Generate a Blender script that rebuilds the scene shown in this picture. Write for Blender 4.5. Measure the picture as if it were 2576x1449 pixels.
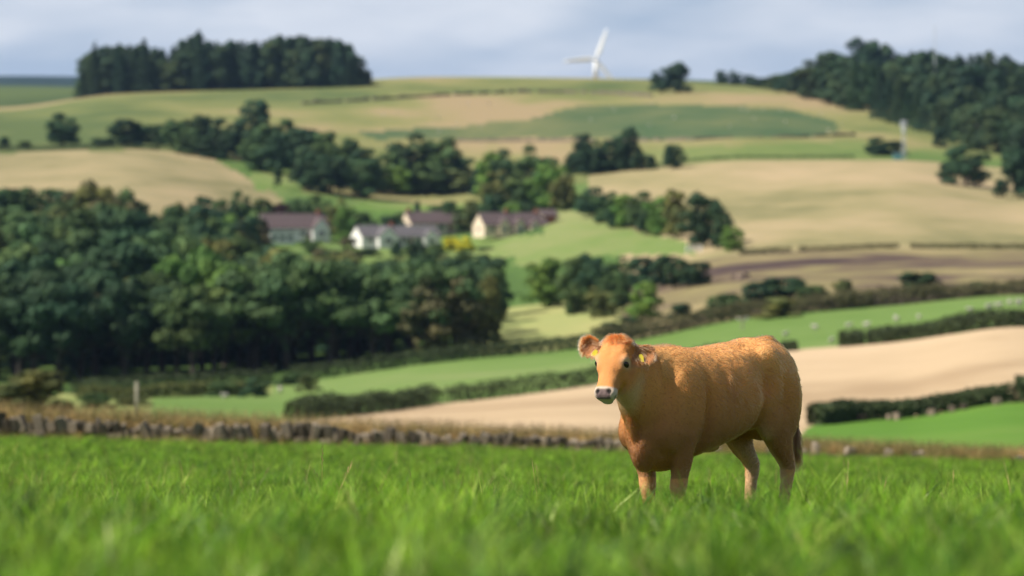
import bpy, bmesh, math, random
import numpy as np
from mathutils import Vector, Matrix, Euler, kdtree
from mathutils import noise as mnoise

for _o in list(bpy.data.objects):
    bpy.data.objects.remove(_o)
scene = bpy.context.scene
COL = scene.collection

# ------------------------------------------------------------------ camera
# pixel frame used for measuring the photograph: 2576 x 1449
FPX, CX, YH, PW = 9660.0, 1288.0, 560.0, 2576.0
COW_Y = 23.2
cam_d = bpy.data.cameras.new('camera')
cam = bpy.data.objects.new('camera', cam_d); COL.objects.link(cam)
cam.location = (0, 0, 0); cam.rotation_euler = (math.radians(90), 0, 0)
cam_d.sensor_width = 36.0
cam_d.lens = 36.0 * FPX / PW
cam_d.shift_y = -(724.5 - YH) / PW
cam_d.clip_start = 0.1; cam_d.clip_end = 40000
cam_d.dof.use_dof = True
cam_d.dof.focus_distance = 22.6
cam_d.dof.aperture_fstop = 3.0
cam_d.dof.aperture_blades = 9
scene.camera = cam

# ------------------------------------------------------------------ sky and sun
SUN_EL = math.radians(48.0)
SUN_AZ = math.radians(-105.0)          # measured from +Y (view direction) towards +X; negative = left
SDIR = Vector((math.sin(SUN_AZ) * math.cos(SUN_EL), math.cos(SUN_AZ) * math.cos(SUN_EL), math.sin(SUN_EL)))
w = bpy.data.worlds.new('World'); scene.world = w; w.use_nodes = True
nt = w.node_tree; nt.nodes.clear()
N = nt.nodes.new; L = nt.links.new
out = N('ShaderNodeOutputWorld'); bg = N('ShaderNodeBackground')
sky = N('ShaderNodeTexSky'); sky.sky_type = 'NISHITA'; sky.sun_disc = False
sky.sun_elevation = SUN_EL; sky.sun_rotation = SUN_AZ
sky.altitude = 200; sky.air_density = 1.0; sky.dust_density = 1.0; sky.ozone_density = 1.5
tc = N('ShaderNodeTexCoord')
mp = N('ShaderNodeMapping'); mp.inputs['Scale'].default_value = (12.0, 12.0, 46.0); mp.inputs['Location'].default_value = (3.1, 1.7, 0.35)
nz = N('ShaderNodeTexNoise'); nz.inputs['Scale'].default_value = 1.0; nz.inputs['Detail'].default_value = 3.5; nz.inputs['Roughness'].default_value = 0.52
ramp = N('ShaderNodeValToRGB')
ramp.color_ramp.elements[0].position = 0.34; ramp.color_ramp.elements[0].color = (0, 0, 0, 1)
ramp.color_ramp.elements[1].position = 0.60; ramp.color_ramp.elements[1].color = (1, 1, 1, 1)
nz2 = N('ShaderNodeTexNoise'); nz2.inputs['Scale'].default_value = 1.7; nz2.inputs['Detail'].default_value = 4.0
cl = N('ShaderNodeMixRGB'); cl.inputs[1].default_value = (8.6, 9.3, 10.5, 1); cl.inputs[2].default_value = (14.2, 14.2, 14.4, 1)
mx = N('ShaderNodeMixRGB')
L(tc.outputs['Generated'], mp.inputs['Vector']); L(mp.outputs[0], nz.inputs['Vector']); L(mp.outputs[0], nz2.inputs['Vector'])
L(nz.outputs['Fac'], ramp.inputs[0]); L(nz2.outputs['Fac'], cl.inputs[0])
# clouds stack up towards the horizon; falloff shaped to cut fill from unseen sky
sx = N('ShaderNodeSeparateXYZ'); L(tc.outputs['Generated'], sx.inputs[0])
el = N('ShaderNodeMapRange'); el.inputs['From Min'].default_value = 0.0; el.inputs['From Max'].default_value = 0.20
el.inputs['To Min'].default_value = 0.98; el.inputs['To Max'].default_value = 0.10
L(sx.outputs['Z'], el.inputs['Value'])
base = N('ShaderNodeMixRGB'); base.inputs[2].default_value = (6.5, 8.0, 10.5, 1)
L(el.outputs[0], base.inputs[0]); L(sky.outputs[0], base.inputs[1])
mm = N('ShaderNodeMath'); mm.operation = 'MULTIPLY'
L(ramp.outputs[0], mm.inputs[0]); L(el.outputs[0], mm.inputs[1])
L(mm.outputs[0], mx.inputs[0]); L(base.outputs[0], mx.inputs[1]); L(cl.outputs[0], mx.inputs[2])
L(mx.outputs[0], bg.inputs['Color']); bg.inputs['Strength'].default_value = 0.05
L(bg.outputs[0], out.inputs['Surface'])

sd = bpy.data.lights.new('sun', 'SUN'); sd.energy = 5.0; sd.angle = math.radians(0.53); sd.color = (1.0, 0.94, 0.84)
sun = bpy.data.objects.new('sun', sd); COL.objects.link(sun)
sun.rotation_euler = SDIR.to_track_quat('Z', 'Y').to_euler(); sun.location = (-50, 20, 80)

scene.render.engine = 'CYCLES'
scene.view_settings.view_transform = 'Standard'; scene.view_settings.look = 'None'
scene.view_settings.exposure = 0.62; scene.view_settings.gamma = 1.0
scene.view_settings.use_curve_mapping = False
scene.cycles.use_denoising = True
scene.cycles.max_bounces = 10; scene.cycles.diffuse_bounces = 3; scene.cycles.transmission_bounces = 10
scene.cycles.transparent_max_bounces = 8; scene.cycles.volume_bounces = 0
scene.cycles.caustics_reflective = False; scene.cycles.caustics_refractive = False

# ------------------------------------------------------------------ helpers
def link(o, parent=None):
    COL.objects.link(o)
    if parent is not None: o.parent = parent
    return o

def tag(o, label=None, cat=None, group=None, kind=None):
    if label: o['label'] = label
    if cat: o['category'] = cat
    if group: o['group'] = group
    if kind: o['kind'] = kind
    return o

def empty(name, loc=(0, 0, 0), rz=0.0, scale=(1, 1, 1)):
    o = bpy.data.objects.new(name, None); o.empty_display_size = 0.3
    o.location = loc; o.rotation_euler = (0, 0, rz); o.scale = scale
    return link(o)

def np_mesh(name, V, F, mat=None, smooth=False, attrs=None):
    """V (n,3); F list of faces or (m,k) array; attrs {name: (n,) or (n,4)} on points"""
    me = bpy.data.meshes.new(name)
    V = np.asarray(V, dtype=np.float32)
    if isinstance(F, np.ndarray):
        m, k = F.shape
        me.vertices.add(len(V)); me.vertices.foreach_set('co', V.ravel())
        me.loops.add(m * k); me.loops.foreach_set('vertex_index', F.astype(np.int32).ravel())
        me.polygons.add(m); me.polygons.foreach_set('loop_start', np.arange(0, m * k, k, dtype=np.int32))
        me.polygons.foreach_set('loop_total', np.full(m, k, dtype=np.int32))
    else:
        me.from_pydata([tuple(v) for v in V], [], [tuple(f) for f in F])
    me.polygons.foreach_set('use_smooth', np.full(len(me.polygons), bool(smooth)))
    me.update(calc_edges=True)
    if attrs:
        for k_, a in attrs.items():
            a = np.asarray(a, dtype=np.float32)
            if a.ndim == 1:
                at = me.attributes.new(k_, 'FLOAT', 'POINT'); at.data.foreach_set('value', a)
            else:
                at = me.attributes.new(k_, 'FLOAT_COLOR', 'POINT'); at.data.foreach_set('color', a.ravel())
    if mat: me.materials.append(mat)
    return me

def mobj(name, me, parent=None):
    return link(bpy.data.objects.new(name, me), parent)

class MB:
    """collects boxes, tubes and quads; build() links them as one mesh object"""
    def __init__(s): s.v = []; s.f = []
    def box(s, c, d, rz=0.0):
        b = len(s.v); ca, sa = math.cos(rz), math.sin(rz)
        for sz in (-1, 1):
            for sx, sy in ((-1, -1), (1, -1), (1, 1), (-1, 1)):
                x, y = sx * d[0] / 2, sy * d[1] / 2
                s.v.append((c[0] + x * ca - y * sa, c[1] + x * sa + y * ca, c[2] + sz * d[2] / 2))
        for q in ((3, 2, 1, 0), (4, 5, 6, 7), (0, 1, 5, 4), (1, 2, 6, 5), (2, 3, 7, 6), (3, 0, 4, 7)):
            s.f.append(tuple(b + i for i in q))
        return s
    def poly(s, pts, faces):
        b = len(s.v); s.v += [tuple(p) for p in pts]; s.f += [tuple(b + i for i in f) for f in faces]; return s
    def tube(s, pts, rad, n=6):
        b = len(s.v); pts = [Vector(p) for p in pts]
        for i, p in enumerate(pts):
            t = (pts[min(i + 1, len(pts) - 1)] - pts[max(i - 1, 0)]).normalized()
            a = t.orthogonal().normalized() if abs(t.z) < 0.9 else Vector((1, 0, 0)).cross(t).normalized()
            c = t.cross(a)
            for k in range(n):
                th = 2 * math.pi * k / n
                s.v.append(tuple(p + rad[i] * (math.cos(th) * a + math.sin(th) * c)))
        for i in range(len(pts) - 1):
            for k in range(n):
                k2 = (k + 1) % n
                s.f.append((b + i * n + k, b + i * n + k2, b + (i + 1) * n + k2, b + (i + 1) * n + k))
        s.f.append(tuple(b + k for k in reversed(range(n)))); s.f.append(tuple(b + (len(pts) - 1) * n + k for k in range(n)))
        return s
    def mesh(s, name, mat=None, smooth=False): return np_mesh(name, np.array(s.v), s.f, mat, smooth)
    def build(s, name, mat=None, parent=None, smooth=False): return mobj(name, s.mesh(name, mat, smooth), parent)

def new_mat(name):
    m = bpy.data.materials.new(name); m.use_nodes = True
    return m, m.node_tree, m.node_tree.nodes['Principled BSDF']

def plain(name, col, rough=0.8, nscale=None, namp=0.25, bump=0.0, spec=0.3, coord='Object', detail=4.0):
    m, t, b = new_mat(name)
    b.inputs['Roughness'].default_value = rough
    b.inputs['Specular IOR Level'].default_value = spec
    c = (*col, 1)
    if nscale:
        tcn = t.nodes.new('ShaderNodeTexCoord'); n = t.nodes.new('ShaderNodeTexNoise')
        n.inputs['Scale'].default_value = nscale; n.inputs['Detail'].default_value = detail
        t.links.new(tcn.outputs[coord], n.inputs['Vector'])
        mxn = t.nodes.new('ShaderNodeMixRGB')
        mxn.inputs[1].default_value = tuple(max(0, x * (1 - namp)) for x in col) + (1,)
        mxn.inputs[2].default_value = tuple(min(1, x * (1 + namp)) for x in col) + (1,)
        t.links.new(n.outputs['Fac'], mxn.inputs[0]); t.links.new(mxn.outputs[0], b.inputs['Base Color'])
        if bump:
            bp = t.nodes.new('ShaderNodeBump'); bp.inputs['Strength'].default_value = bump
            t.links.new(n.outputs['Fac'], bp.inputs['Height']); t.links.new(bp.outputs[0], b.inputs['Normal'])
    else:
        b.inputs['Base Color'].default_value = c
    return m

def pchip(xk, yk, x):
    xk = np.asarray(xk, float); yk = np.asarray(yk, float); x = np.clip(x, xk[0], xk[-1])
    h = np.diff(xk); d = np.diff(yk, axis=0) / (h if yk.ndim == 1 else h[:, None])
    m = np.zeros_like(yk)
    m[0] = d[0]; m[-1] = d[-1]
    for i in range(1, len(xk) - 1):
        w1 = 2 * h[i] + h[i - 1]; w2 = h[i] + 2 * h[i - 1]
        ok = d[i - 1] * d[i] > 0
        with np.errstate(divide='ignore', invalid='ignore'):
            hm = (w1 + w2) / (w1 / d[i - 1] + w2 / d[i])
        m[i] = np.where(ok, hm, 0.0)
    j = np.clip(np.searchsorted(xk, x) - 1, 0, len(xk) - 2)
    t = (x - xk[j]) / h[j]
    if yk.ndim > 1: t = t[:, None]; hj = h[j][:, None]
    else: hj = h[j]
    return ((1 + 2 * t) * (1 - t) ** 2 * yk[j] + t * (1 - t) ** 2 * hj * m[j]
            + t * t * (3 - 2 * t) * yk[j + 1] + t * t * (t - 1) * hj * m[j + 1])

def fnoise(P, scale, seed=0, octaves=3):
    """cheap vectorised value noise; P (n,2) or (n,3) -> (n,) in about -1..1"""
    P = np.asarray(P, float)
    if P.shape[1] == 2: P = np.column_stack([P, np.zeros(len(P))])
    tot = np.zeros(len(P)); amp = 1.0; nrm = 0.0; s = scale
    for o in range(octaves):
        Q = P * s + 17.3 * (o + 1) + seed * 3.71
        i = np.floor(Q).astype(np.int64); f = Q - i; f = f * f * (3 - 2 * f)
        def hsh(a, b, c):
            n = (a * 374761393 + b * 668265263 + c * 2147483647 + (seed + o) * 1274126177) & 0xffffffff
            n = ((n ^ (n >> 13)) * 1274126177) & 0xffffffff
            return ((n ^ (n >> 16)) & 0xffff) / 32767.5 - 1.0
        v = 0
        for a in (0, 1):
            for b in (0, 1):
                for c in (0, 1):
                    wgt = (f[:, 0] if a else 1 - f[:, 0]) * (f[:, 1] if b else 1 - f[:, 1]) * (f[:, 2] if c else 1 - f[:, 2])
                    v = v + wgt * hsh(i[:, 0] + a, i[:, 1] + b, i[:, 2] + c)
        tot += amp * v; nrm += amp; amp *= 0.5; s *= 2.0
    return tot / nrm
# ------------------------------------------------------------------ terrain
# meadow round the camera: height depends on depth, gentle bumps
NEAR_R = [-60, -10, 0, 3, 5.7, 9, 14, 23.2, 40, 60, 80, 96, 110]
NEAR_Z = [2.2, -0.05, -0.44, -0.57, -0.70, -0.865, -1.165, -1.93, -2.92, -4.0, -5.0, -5.78, -6.3]
def near_z(X, Y):
    X = np.asarray(X, float); Y = np.asarray(Y, float)
    z = pchip(NEAR_R, NEAR_Z, Y)
    tilt = -0.024 * np.clip((Y - 30) / 66, 0, 1) * X
    bump = 0.035 * fnoise(np.column_stack([X, Y]), 0.35, 5, 2) * np.clip((np.abs(Y - 22.8) - 1.5) / 3, 0, 1)
    return z + np.clip(tilt, -1.2, 1.2) + bump

# far country: for columns of the picture the ground's pixel row at given depths (metres)
FAR = {
    0:    [(130, 1092), (200, 1066), (290, 1040), (360, 1025), (430, 1015), (500, 1003), (560, 985), (620, 930), (700, 830), (780, 720), (860, 625), (950, 545), (1050, 455), (1150, 388), (1180, 374), (1250, 352), (1400, 312), (1550, 282), (1700, 263), (1900, 276), (2300, 268), (2900, 236), (4500, 216), (7000, 193), (9500, 205), (12000, 230)],
    300:  [(130, 1092), (200, 1067), (290, 1042), (360, 1025), (430, 1010), (500, 990), (560, 968), (620, 915), (700, 820), (780, 715), (860, 625), (950, 535), (1050, 445), (1150, 385), (1180, 372), (1250, 342), (1400, 292), (1550, 250), (1680, 222), (1900, 240), (2300, 255), (2900, 240), (4500, 220), (7000, 197), (9500, 205), (12000, 230)],
    700:  [(130, 1093), (200, 1076), (290, 1058), (360, 1037), (430, 1008), (500, 975), (560, 952), (620, 900), (700, 810), (780, 730), (860, 672), (950, 628), (1050, 500), (1150, 422), (1180, 405), (1250, 375), (1400, 312), (1550, 255), (1700, 201), (1900, 215), (2300, 240), (2900, 235), (4500, 225), (7000, 215), (9500, 220), (12000, 235)],
    1100: [(130, 1100), (200, 1083), (290, 1050), (360, 1024), (430, 985), (500, 935), (560, 905), (620, 860), (700, 785), (780, 718), (860, 668), (950, 635), (1050, 545), (1150, 470), (1180, 450), (1250, 405), (1400, 320), (1550, 250), (1700, 192), (1780, 186), (2300, 215), (2900, 225), (4500, 222), (7000, 218), (9500, 225), (12000, 240)],
    1500: [(130, 1108), (200, 1077), (290, 1030), (360, 995), (430, 950), (500, 905), (560, 880), (620, 815), (700, 745), (780, 675), (860, 605), (950, 535), (1050, 475), (1150, 432), (1180, 418), (1250, 378), (1400, 315), (1550, 245), (1700, 198), (1780, 193), (2300, 215), (2900, 225), (4500, 222), (7000, 218), (9500, 225), (12000, 240)],
    1900: [(130, 1122), (200, 1100), (290, 1062), (360, 968), (430, 884), (500, 842), (560, 803), (620, 742), (700, 668), (780, 612), (860, 560), (950, 500), (1050, 442), (1150, 388), (1180, 375), (1250, 347), (1400, 300), (1500, 255), (1600, 209), (1780, 218), (2300, 225), (2900, 230), (4500, 225), (7000, 220), (9500, 225), (12000, 240)],
    2250: [(130, 1130), (200, 1100), (275, 1070), (290, 1055), (360, 938), (430, 858), (500, 808), (560, 770), (620, 728), (700, 658), (780, 600), (860, 545), (950, 480), (1050, 430), (1150, 396), (1180, 386), (1250, 358), (1400, 290), (1500, 252), (1600, 228), (1780, 232), (2300, 235), (2900, 235), (4500, 228), (7000, 222), (9500, 225), (12000, 240)],
    2576: [(130, 1130), (200, 1078), (275, 1028), (290, 1012), (360, 895), (430, 816), (500, 770), (560, 745), (620, 712), (700, 655), (780, 610), (860, 562), (950, 510), (1050, 455), (1150, 412), (1180, 402), (1250, 372), (1400, 312), (1500, 275), (1600, 252), (1780, 250), (2300, 245), (2900, 240), (4500, 230), (7000, 224), (9500, 228), (12000, 240)],
}
FAR[-400] = FAR[0]; FAR[-14000] = FAR[0]; FAR[3000] = FAR[2576]; FAR[16600] = FAR[2576]
fx = sorted(FAR)
R_G = np.concatenate([96 * 1.0105 ** np.arange(0, 312), np.geomspace(96 * 1.0105 ** 312, 12000, 60)])
X_G = np.concatenate([np.linspace(-14000, -400, 26)[:-1], np.arange(-400, 3000, 8.0), np.linspace(3000, 16600, 26)])
Zc = []
for cx_ in fx:
    rr = [96] + [p[0] for p in FAR[cx_]]
    X0 = (cx_ - CX) / FPX * 96
    zz = [float(near_z([X0], [96.0])[0])] + [-(p[1] - YH) / FPX * p[0] for p in FAR[cx_]]
    Zc.append(pchip(rr, zz, R_G))
Zc = np.array(Zc)
_k = np.exp(-0.5 * (np.arange(-24, 25) / 8.0) ** 2); _k /= _k.sum()      # soften the profile joints
_w = np.clip((R_G - 130) / 60, 0, 1)
for _i in range(len(Zc)):
    _s = np.convolve(np.pad(Zc[_i], 24, mode='reflect', reflect_type='odd'), _k, 'valid'); Zc[_i] = Zc[_i] * (1 - _w) + _s * _w
Z_G = pchip(np.array(fx, float), Zc, X_G)       # (nx, nr)
XX = (X_G[:, None] - CX) / FPX * R_G[None, :]; YY = np.repeat(R_G[None, :], len(X_G), 0)
und = fnoise(np.column_stack([XX.ravel(), YY.ravel()]), 0.006, 9, 2).reshape(XX.shape)
Z_G = Z_G + und * np.clip((YY - 110) / 300, 0, 1) * np.clip(YY / 700, 0.2, 1.6) * 0.5

def ground_pr(x, r):
    """height of the ground at picture column x, depth r"""
    if r <= 96: return float(near_z([(x - CX) / FPX * r], [r])[0])
    i = min(max(int(np.searchsorted(X_G, x)) - 1, 0), len(X_G) - 2); j = min(max(int(np.searchsorted(R_G, r)) - 1, 0), len(R_G) - 2)
    u = (x - X_G[i]) / (X_G[i + 1] - X_G[i]); v = (r - R_G[j]) / (R_G[j + 1] - R_G[j])
    return float((1 - u) * (1 - v) * Z_G[i, j] + u * (1 - v) * Z_G[i + 1, j] + (1 - u) * v * Z_G[i, j + 1] + u * v * Z_G[i + 1, j + 1])
def G(x, r, dz=0.0):
    return Vector(((x - CX) / FPX * r, r, ground_pr(x, r) + dz))
def depth_of_row(x, y, r0=100, r1=1900):
    """depth at which the visible ground shows at pixel (x, y): first crossing walking outwards"""
    for r in np.arange(r0, r1, 4.0):
        if YH - ground_pr(x, r) / r * FPX <= y: return float(r)
    return float(r1)

# field boundaries as depth along picture columns
def H1(x): return np.interp(x, [300, 740, 1100, 1500, 1900, 2250, 2576], [180, 300, 372, 400, 425, 428, 422])
def H2(x): return np.interp(x, [0, 380, 870, 1450, 2000, 2576], [500, 515, 530, 548, 550, 556])
def H3(x): return np.interp(x, [1930, 2030, 2060, 2576], [98, 270, 284, 284])

def inpoly(px, py, poly):
    ins = np.zeros(px.shape, bool); n = len(poly)
    for i in range(n):
        x1, y1 = poly[i]; x2, y2 = poly[(i + 1) % n]
        c = ((y1 > py) != (y2 > py)) & (px < (x2 - x1) * (py - y1) / ((y2 - y1) or 1e-9) + x1)
        ins ^= c
    return ins

fxc = (X_G[:-1, None] + X_G[1:, None]) / 2 + 0 * R_G[None, :-1]
frc = (R_G[None, :-1] + R_G[None, 1:]) / 2 + 0 * X_G[:-1, None]
fz = (Z_G[:-1, :-1] + Z_G[1:, 1:]) / 2
fy = YH - fz / frc * FPX
wob = fnoise(np.column_stack([fxc.ravel() * 0.01, frc.ravel() * 0.03]), 1.0, 3, 2).reshape(fxc.shape)
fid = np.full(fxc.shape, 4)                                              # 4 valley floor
rw = frc + wob * 4
fid[(frc < 520) & (fxc < 420)] = 5                                       # rough grass left
fid[(rw < H2(fxc)) & (rw > H1(fxc)) & (fxc > 380 + (530 - frc) * 0.0)] = 2   # strip pasture
fid[(frc > 465) & (rw < H2(fxc)) & (fxc < 690)] = 5
fid[(frc < H1(fxc)) & (fxc > 600)] = 1                                   # stubble
fid[(frc < H1(fxc)) & (fxc <= 600)] = 5
fid[(frc < H3(fxc)) & (fxc > 1930)] = 3                                  # bright green field
fid[(rw > 552) & (rw < 690) & (fxc > 1180) & (fxc < 1570)] = 6           # tan-green bank field
fid[(rw > 556) & (rw < 745) & (fxc >= 1570)] = 7                         # rough brown ground
fid[(rw > 735 + 0 * frc) & (rw < 1120) & (fxc > 1560)] = 8               # pale hay field
fid[(rw > 1000) & (rw < 1120) & (fxc > 1480)] = 8
fid[(rw > 900) & (rw < 1172) & (fxc < np.interp(rw, [920, 1050, 1172], [370, 720, 520]))] = 9      # left hay field
fid[inpoly(fxc + wob * 8, fy + wob * 3, [(1360, 520), (1500, 540), (1600, 582), (1725, 606), (1750, 640), (1370, 645)]) & (frc > 700)] = 10
fid[inpoly(fxc, fy + wob * 3, [(880, 520), (990, 484), (1230, 474), (1260, 500), (1180, 522), (950, 540)]) & (frc > 900)] = 10
fid[inpoly(fxc, fy + wob * 3, [(630, 436), (790, 424), (790, 468), (640, 480)]) & (frc > 900)] = 10
fid[inpoly(fxc, fy, [(1300, 630), (1500, 630), (1440, 668), (1290, 668)]) & (frc > 700)] = 10
fid[inpoly(fxc, fy, [(860, 600), (1400, 590), (1500, 640), (1440, 680), (880, 660)]) & (frc > 860) & (frc < 1000)] = 10
hill = (rw > 1172) & (frc < 1950)
hill |= (rw > 1085) & (fxc > 760) & (fxc <= 1480) & (frc < 1950)
fid[hill] = 11
fid[(frc >= 1120) & (frc < 1250) & (fxc > 1560) & inpoly(fxc, fy + wob * 4, [(1560, 395), (1720, 372), (2150, 352), (2330, 385), (2600, 420), (2600, 380), (2600, 440), (2000, 400), (1600, 432)])] = 12
fid[(frc > 1120) & inpoly(fxc, fy, [(2280, 370), (2390, 375), (2620, 375), (2620, 500), (2500, 480), (2400, 410)])] = 12
fid[(frc > 1170) & inpoly(fxc + wob * 25, fy + wob * 4, [(1330, 300), (1420, 272), (1600, 262), (1950, 268), (2090, 300), (2115, 330), (2050, 345), (1700, 352), (1420, 345), (950, 352), (900, 332), (1150, 318)])] = 13
fid[frc >= 1950] = 14
fid[frc >= 3600] = 15

def field_mat(name, stops, scale, fine, bump=0.3, stretch=(1, 1, 1), warp=0.0):
    m, t, b = new_mat(name); b.inputs['Roughness'].default_value = 0.95; b.inputs['Specular IOR Level'].default_value = 0.05
    tcn = t.nodes.new('ShaderNodeTexCoord'); mpn = t.nodes.new('ShaderNodeMapping'); mpn.inputs['Scale'].default_value = stretch
    t.links.new(tcn.outputs['Object'], mpn.inputs['Vector'])
    n1 = t.nodes.new('ShaderNodeTexNoise'); n1.inputs['Scale'].default_value = scale; n1.inputs['Detail'].default_value = 4; n1.inputs['Distortion'].default_value = warp
    n2 = t.nodes.new('ShaderNodeTexNoise'); n2.inputs['Scale'].default_value = fine; n2.inputs['Detail'].default_value = 3
    for n in (n1, n2): t.links.new(mpn.outputs[0], n.inputs['Vector'])
    ad = t.nodes.new('ShaderNodeMath'); ad.operation = 'MULTIPLY_ADD'; ad.inputs[1].default_value = 0.35
    sb = t.nodes.new('ShaderNodeMath'); sb.operation = 'SUBTRACT'; sb.inputs[1].default_value = 0.175
    t.links.new(n2.outputs['Fac'], ad.inputs[0]); t.links.new(n1.outputs['Fac'], sb.inputs[0]); t.links.new(sb.outputs[0], ad.inputs[2])
    r = t.nodes.new('ShaderNodeValToRGB'); els = r.color_ramp.elements
    while len(els) < len(stops): els.new(0.5)
    for e, (p, c) in zip(els, stops): e.position = p; e.color = (*c, 1)
    t.links.new(ad.outputs[0], r.inputs[0]); t.links.new(r.outputs[0], b.inputs['Base Color'])
    if bump:
        bp = t.nodes.new('ShaderNodeBump'); bp.inputs['Strength'].default_value = bump; bp.inputs['Distance'].default_value = 0.3
        t.links.new(n2.outputs['Fac'], bp.inputs['Height']); t.links.new(bp.outputs[0], b.inputs['Normal'])
    return m

FIELDS = {
    1: ('stubble_field', 'pale beige stubble field rising behind the cow', [(0.3, (0.33, 0.235, 0.14)), (0.48, (0.44, 0.325, 0.20)), (0.7, (0.50, 0.37, 0.235))], 0.035, 0.5, (0.35, 1.6, 1)),
    2: ('sheep_pasture', 'green strip of sheep pasture between two hedges', [(0.3, (0.095, 0.165, 0.035)), (0.52, (0.135, 0.205, 0.055)), (0.7, (0.20, 0.235, 0.09))], 0.02, 0.4, (0.4, 1.4, 1)),
    3: ('grass_field', 'bright green field below the pale stubble', [(0.3, (0.07, 0.155, 0.02)), (0.52, (0.095, 0.19, 0.028)), (0.7, (0.14, 0.21, 0.045))], 0.03, 0.5, (0.4, 1.4, 1)),
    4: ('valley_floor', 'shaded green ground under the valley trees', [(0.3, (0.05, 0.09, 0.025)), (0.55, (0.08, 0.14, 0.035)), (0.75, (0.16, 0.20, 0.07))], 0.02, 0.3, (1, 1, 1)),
    5: ('rough_grass', 'rough green and straw grass beyond the wall', [(0.3, (0.10, 0.15, 0.04)), (0.55, (0.19, 0.22, 0.07)), (0.75, (0.30, 0.25, 0.11))], 0.03, 0.4, (0.6, 1.6, 1)),
    6: ('bank_field', 'pale green sloping bank field beside the wood', [(0.3, (0.19, 0.25, 0.075)), (0.5, (0.25, 0.28, 0.10)), (0.75, (0.34, 0.31, 0.13))], 0.03, 0.3, (0.5, 1.4, 1)),
    7: ('rough_ground', 'brown heathery rough ground below the hay field', [(0.34, (0.065, 0.045, 0.042)), (0.45, (0.13, 0.095, 0.065)), (0.54, (0.20, 0.17, 0.08)), (0.66, (0.30, 0.235, 0.125))], 0.06, 0.25, (0.4, 1.5, 1)),
    8: ('hay_field', 'wide pale straw hay field on the right slope', [(0.3, (0.16, 0.155, 0.07)), (0.46, (0.27, 0.23, 0.115)), (0.68, (0.37, 0.285, 0.165))], 0.03, 0.2, (0.5, 1.2, 1)),
    9: ('hay_field', 'straw coloured hay field above the valley wood', [(0.3, (0.15, 0.145, 0.065)), (0.46, (0.26, 0.22, 0.115)), (0.68, (0.36, 0.28, 0.16))], 0.03, 0.2, (0.4, 1.0, 1)),
    10: ('village_green', 'bright grass paddock by the houses', [(0.3, (0.09, 0.165, 0.035)), (0.52, (0.15, 0.205, 0.06)), (0.7, (0.21, 0.225, 0.09))], 0.025, 0.3, (0.5, 1.2, 1)),
    11: ('hillside', 'grazed green and tan hill rising to the skyline', [(0.34, (0.085, 0.115, 0.042)), (0.45, (0.155, 0.17, 0.06)), (0.54, (0.21, 0.20, 0.08)), (0.62, (0.28, 0.22, 0.115)), (0.8, (0.30, 0.22, 0.13))], 0.014, 0.08, (0.5, 0.9, 1)),
    12: ('upper_pasture', 'bright green pasture above the hay field', [(0.3, (0.09, 0.15, 0.04)), (0.52, (0.15, 0.185, 0.06)), (0.7, (0.22, 0.20, 0.09))], 0.02, 0.2, (0.5, 1.2, 1)),
    13: ('bracken_slope', 'dark green hollow on the hillside', [(0.3, (0.035, 0.075, 0.035)), (0.5, (0.06, 0.10, 0.045)), (0.7, (0.14, 0.15, 0.065))], 0.014, 0.1, (0.5, 0.9, 1)),
    14: ('far_ground', 'dark green country beyond the hill', [(0.3, (0.045, 0.07, 0.025)), (0.6, (0.09, 0.12, 0.04)), (0.75, (0.16, 0.16, 0.07))], 0.004, 0.02, (0.4, 1, 1)),
    15: ('far_hills', 'distant blue wooded hills', [(0.3, (0.018, 0.034, 0.036)), (0.6, (0.028, 0.048, 0.045)), (0.75, (0.05, 0.075, 0.05))], 0.002, 0.01, (0.4, 1, 1)),
}
Vall = np.column_stack([XX.ravel(), YY.ravel(), Z_G.ravel()])
nr = len(R_G); ii, jj = np.meshgrid(np.arange(len(X_G) - 1), np.arange(nr - 1), indexing='ij')
Fall = np.stack([ii * nr + jj, (ii + 1) * nr + jj, (ii + 1) * nr + jj + 1, ii * nr + jj + 1], -1).reshape(-1, 4)
ff = fid.ravel()
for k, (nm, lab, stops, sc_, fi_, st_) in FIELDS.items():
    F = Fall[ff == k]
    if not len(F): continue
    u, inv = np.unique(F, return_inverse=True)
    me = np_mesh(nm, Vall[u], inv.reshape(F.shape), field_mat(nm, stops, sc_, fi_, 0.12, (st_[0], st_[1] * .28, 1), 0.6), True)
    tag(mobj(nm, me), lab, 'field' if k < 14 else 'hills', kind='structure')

# the meadow the cow stands in
gx = np.arange(-140, 140.5, 1.0); gy = np.concatenate([np.arange(-60, 0, 2.0), np.arange(0, 96.1, 0.75)])
if gy[-1] < 96.0: gy = np.append(gy, 96.0)
mx_, my_ = np.meshgrid(gx, gy, indexing='ij')
mz_ = near_z(mx_.ravel(), my_.ravel())
ny = len(gy); ii, jj = np.meshgrid(np.arange(len(gx) - 1), np.arange(ny - 1), indexing='ij')
Fm = np.stack([ii * ny + jj, (ii + 1) * ny + jj, (ii + 1) * ny + jj + 1, ii * ny + jj + 1], -1).reshape(-1, 4)
me = np_mesh('meadow', np.column_stack([mx_.ravel(), my_.ravel(), mz_]), Fm,
             field_mat('meadow', [(0.3, (0.045, 0.095, 0.014)), (0.55, (0.08, 0.15, 0.022)), (0.75, (0.14, 0.18, 0.045))], 0.25, 3.0, 0.5), True)
tag(mobj('meadow', me), 'lush green meadow the cow stands in', 'field', kind='structure')
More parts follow.
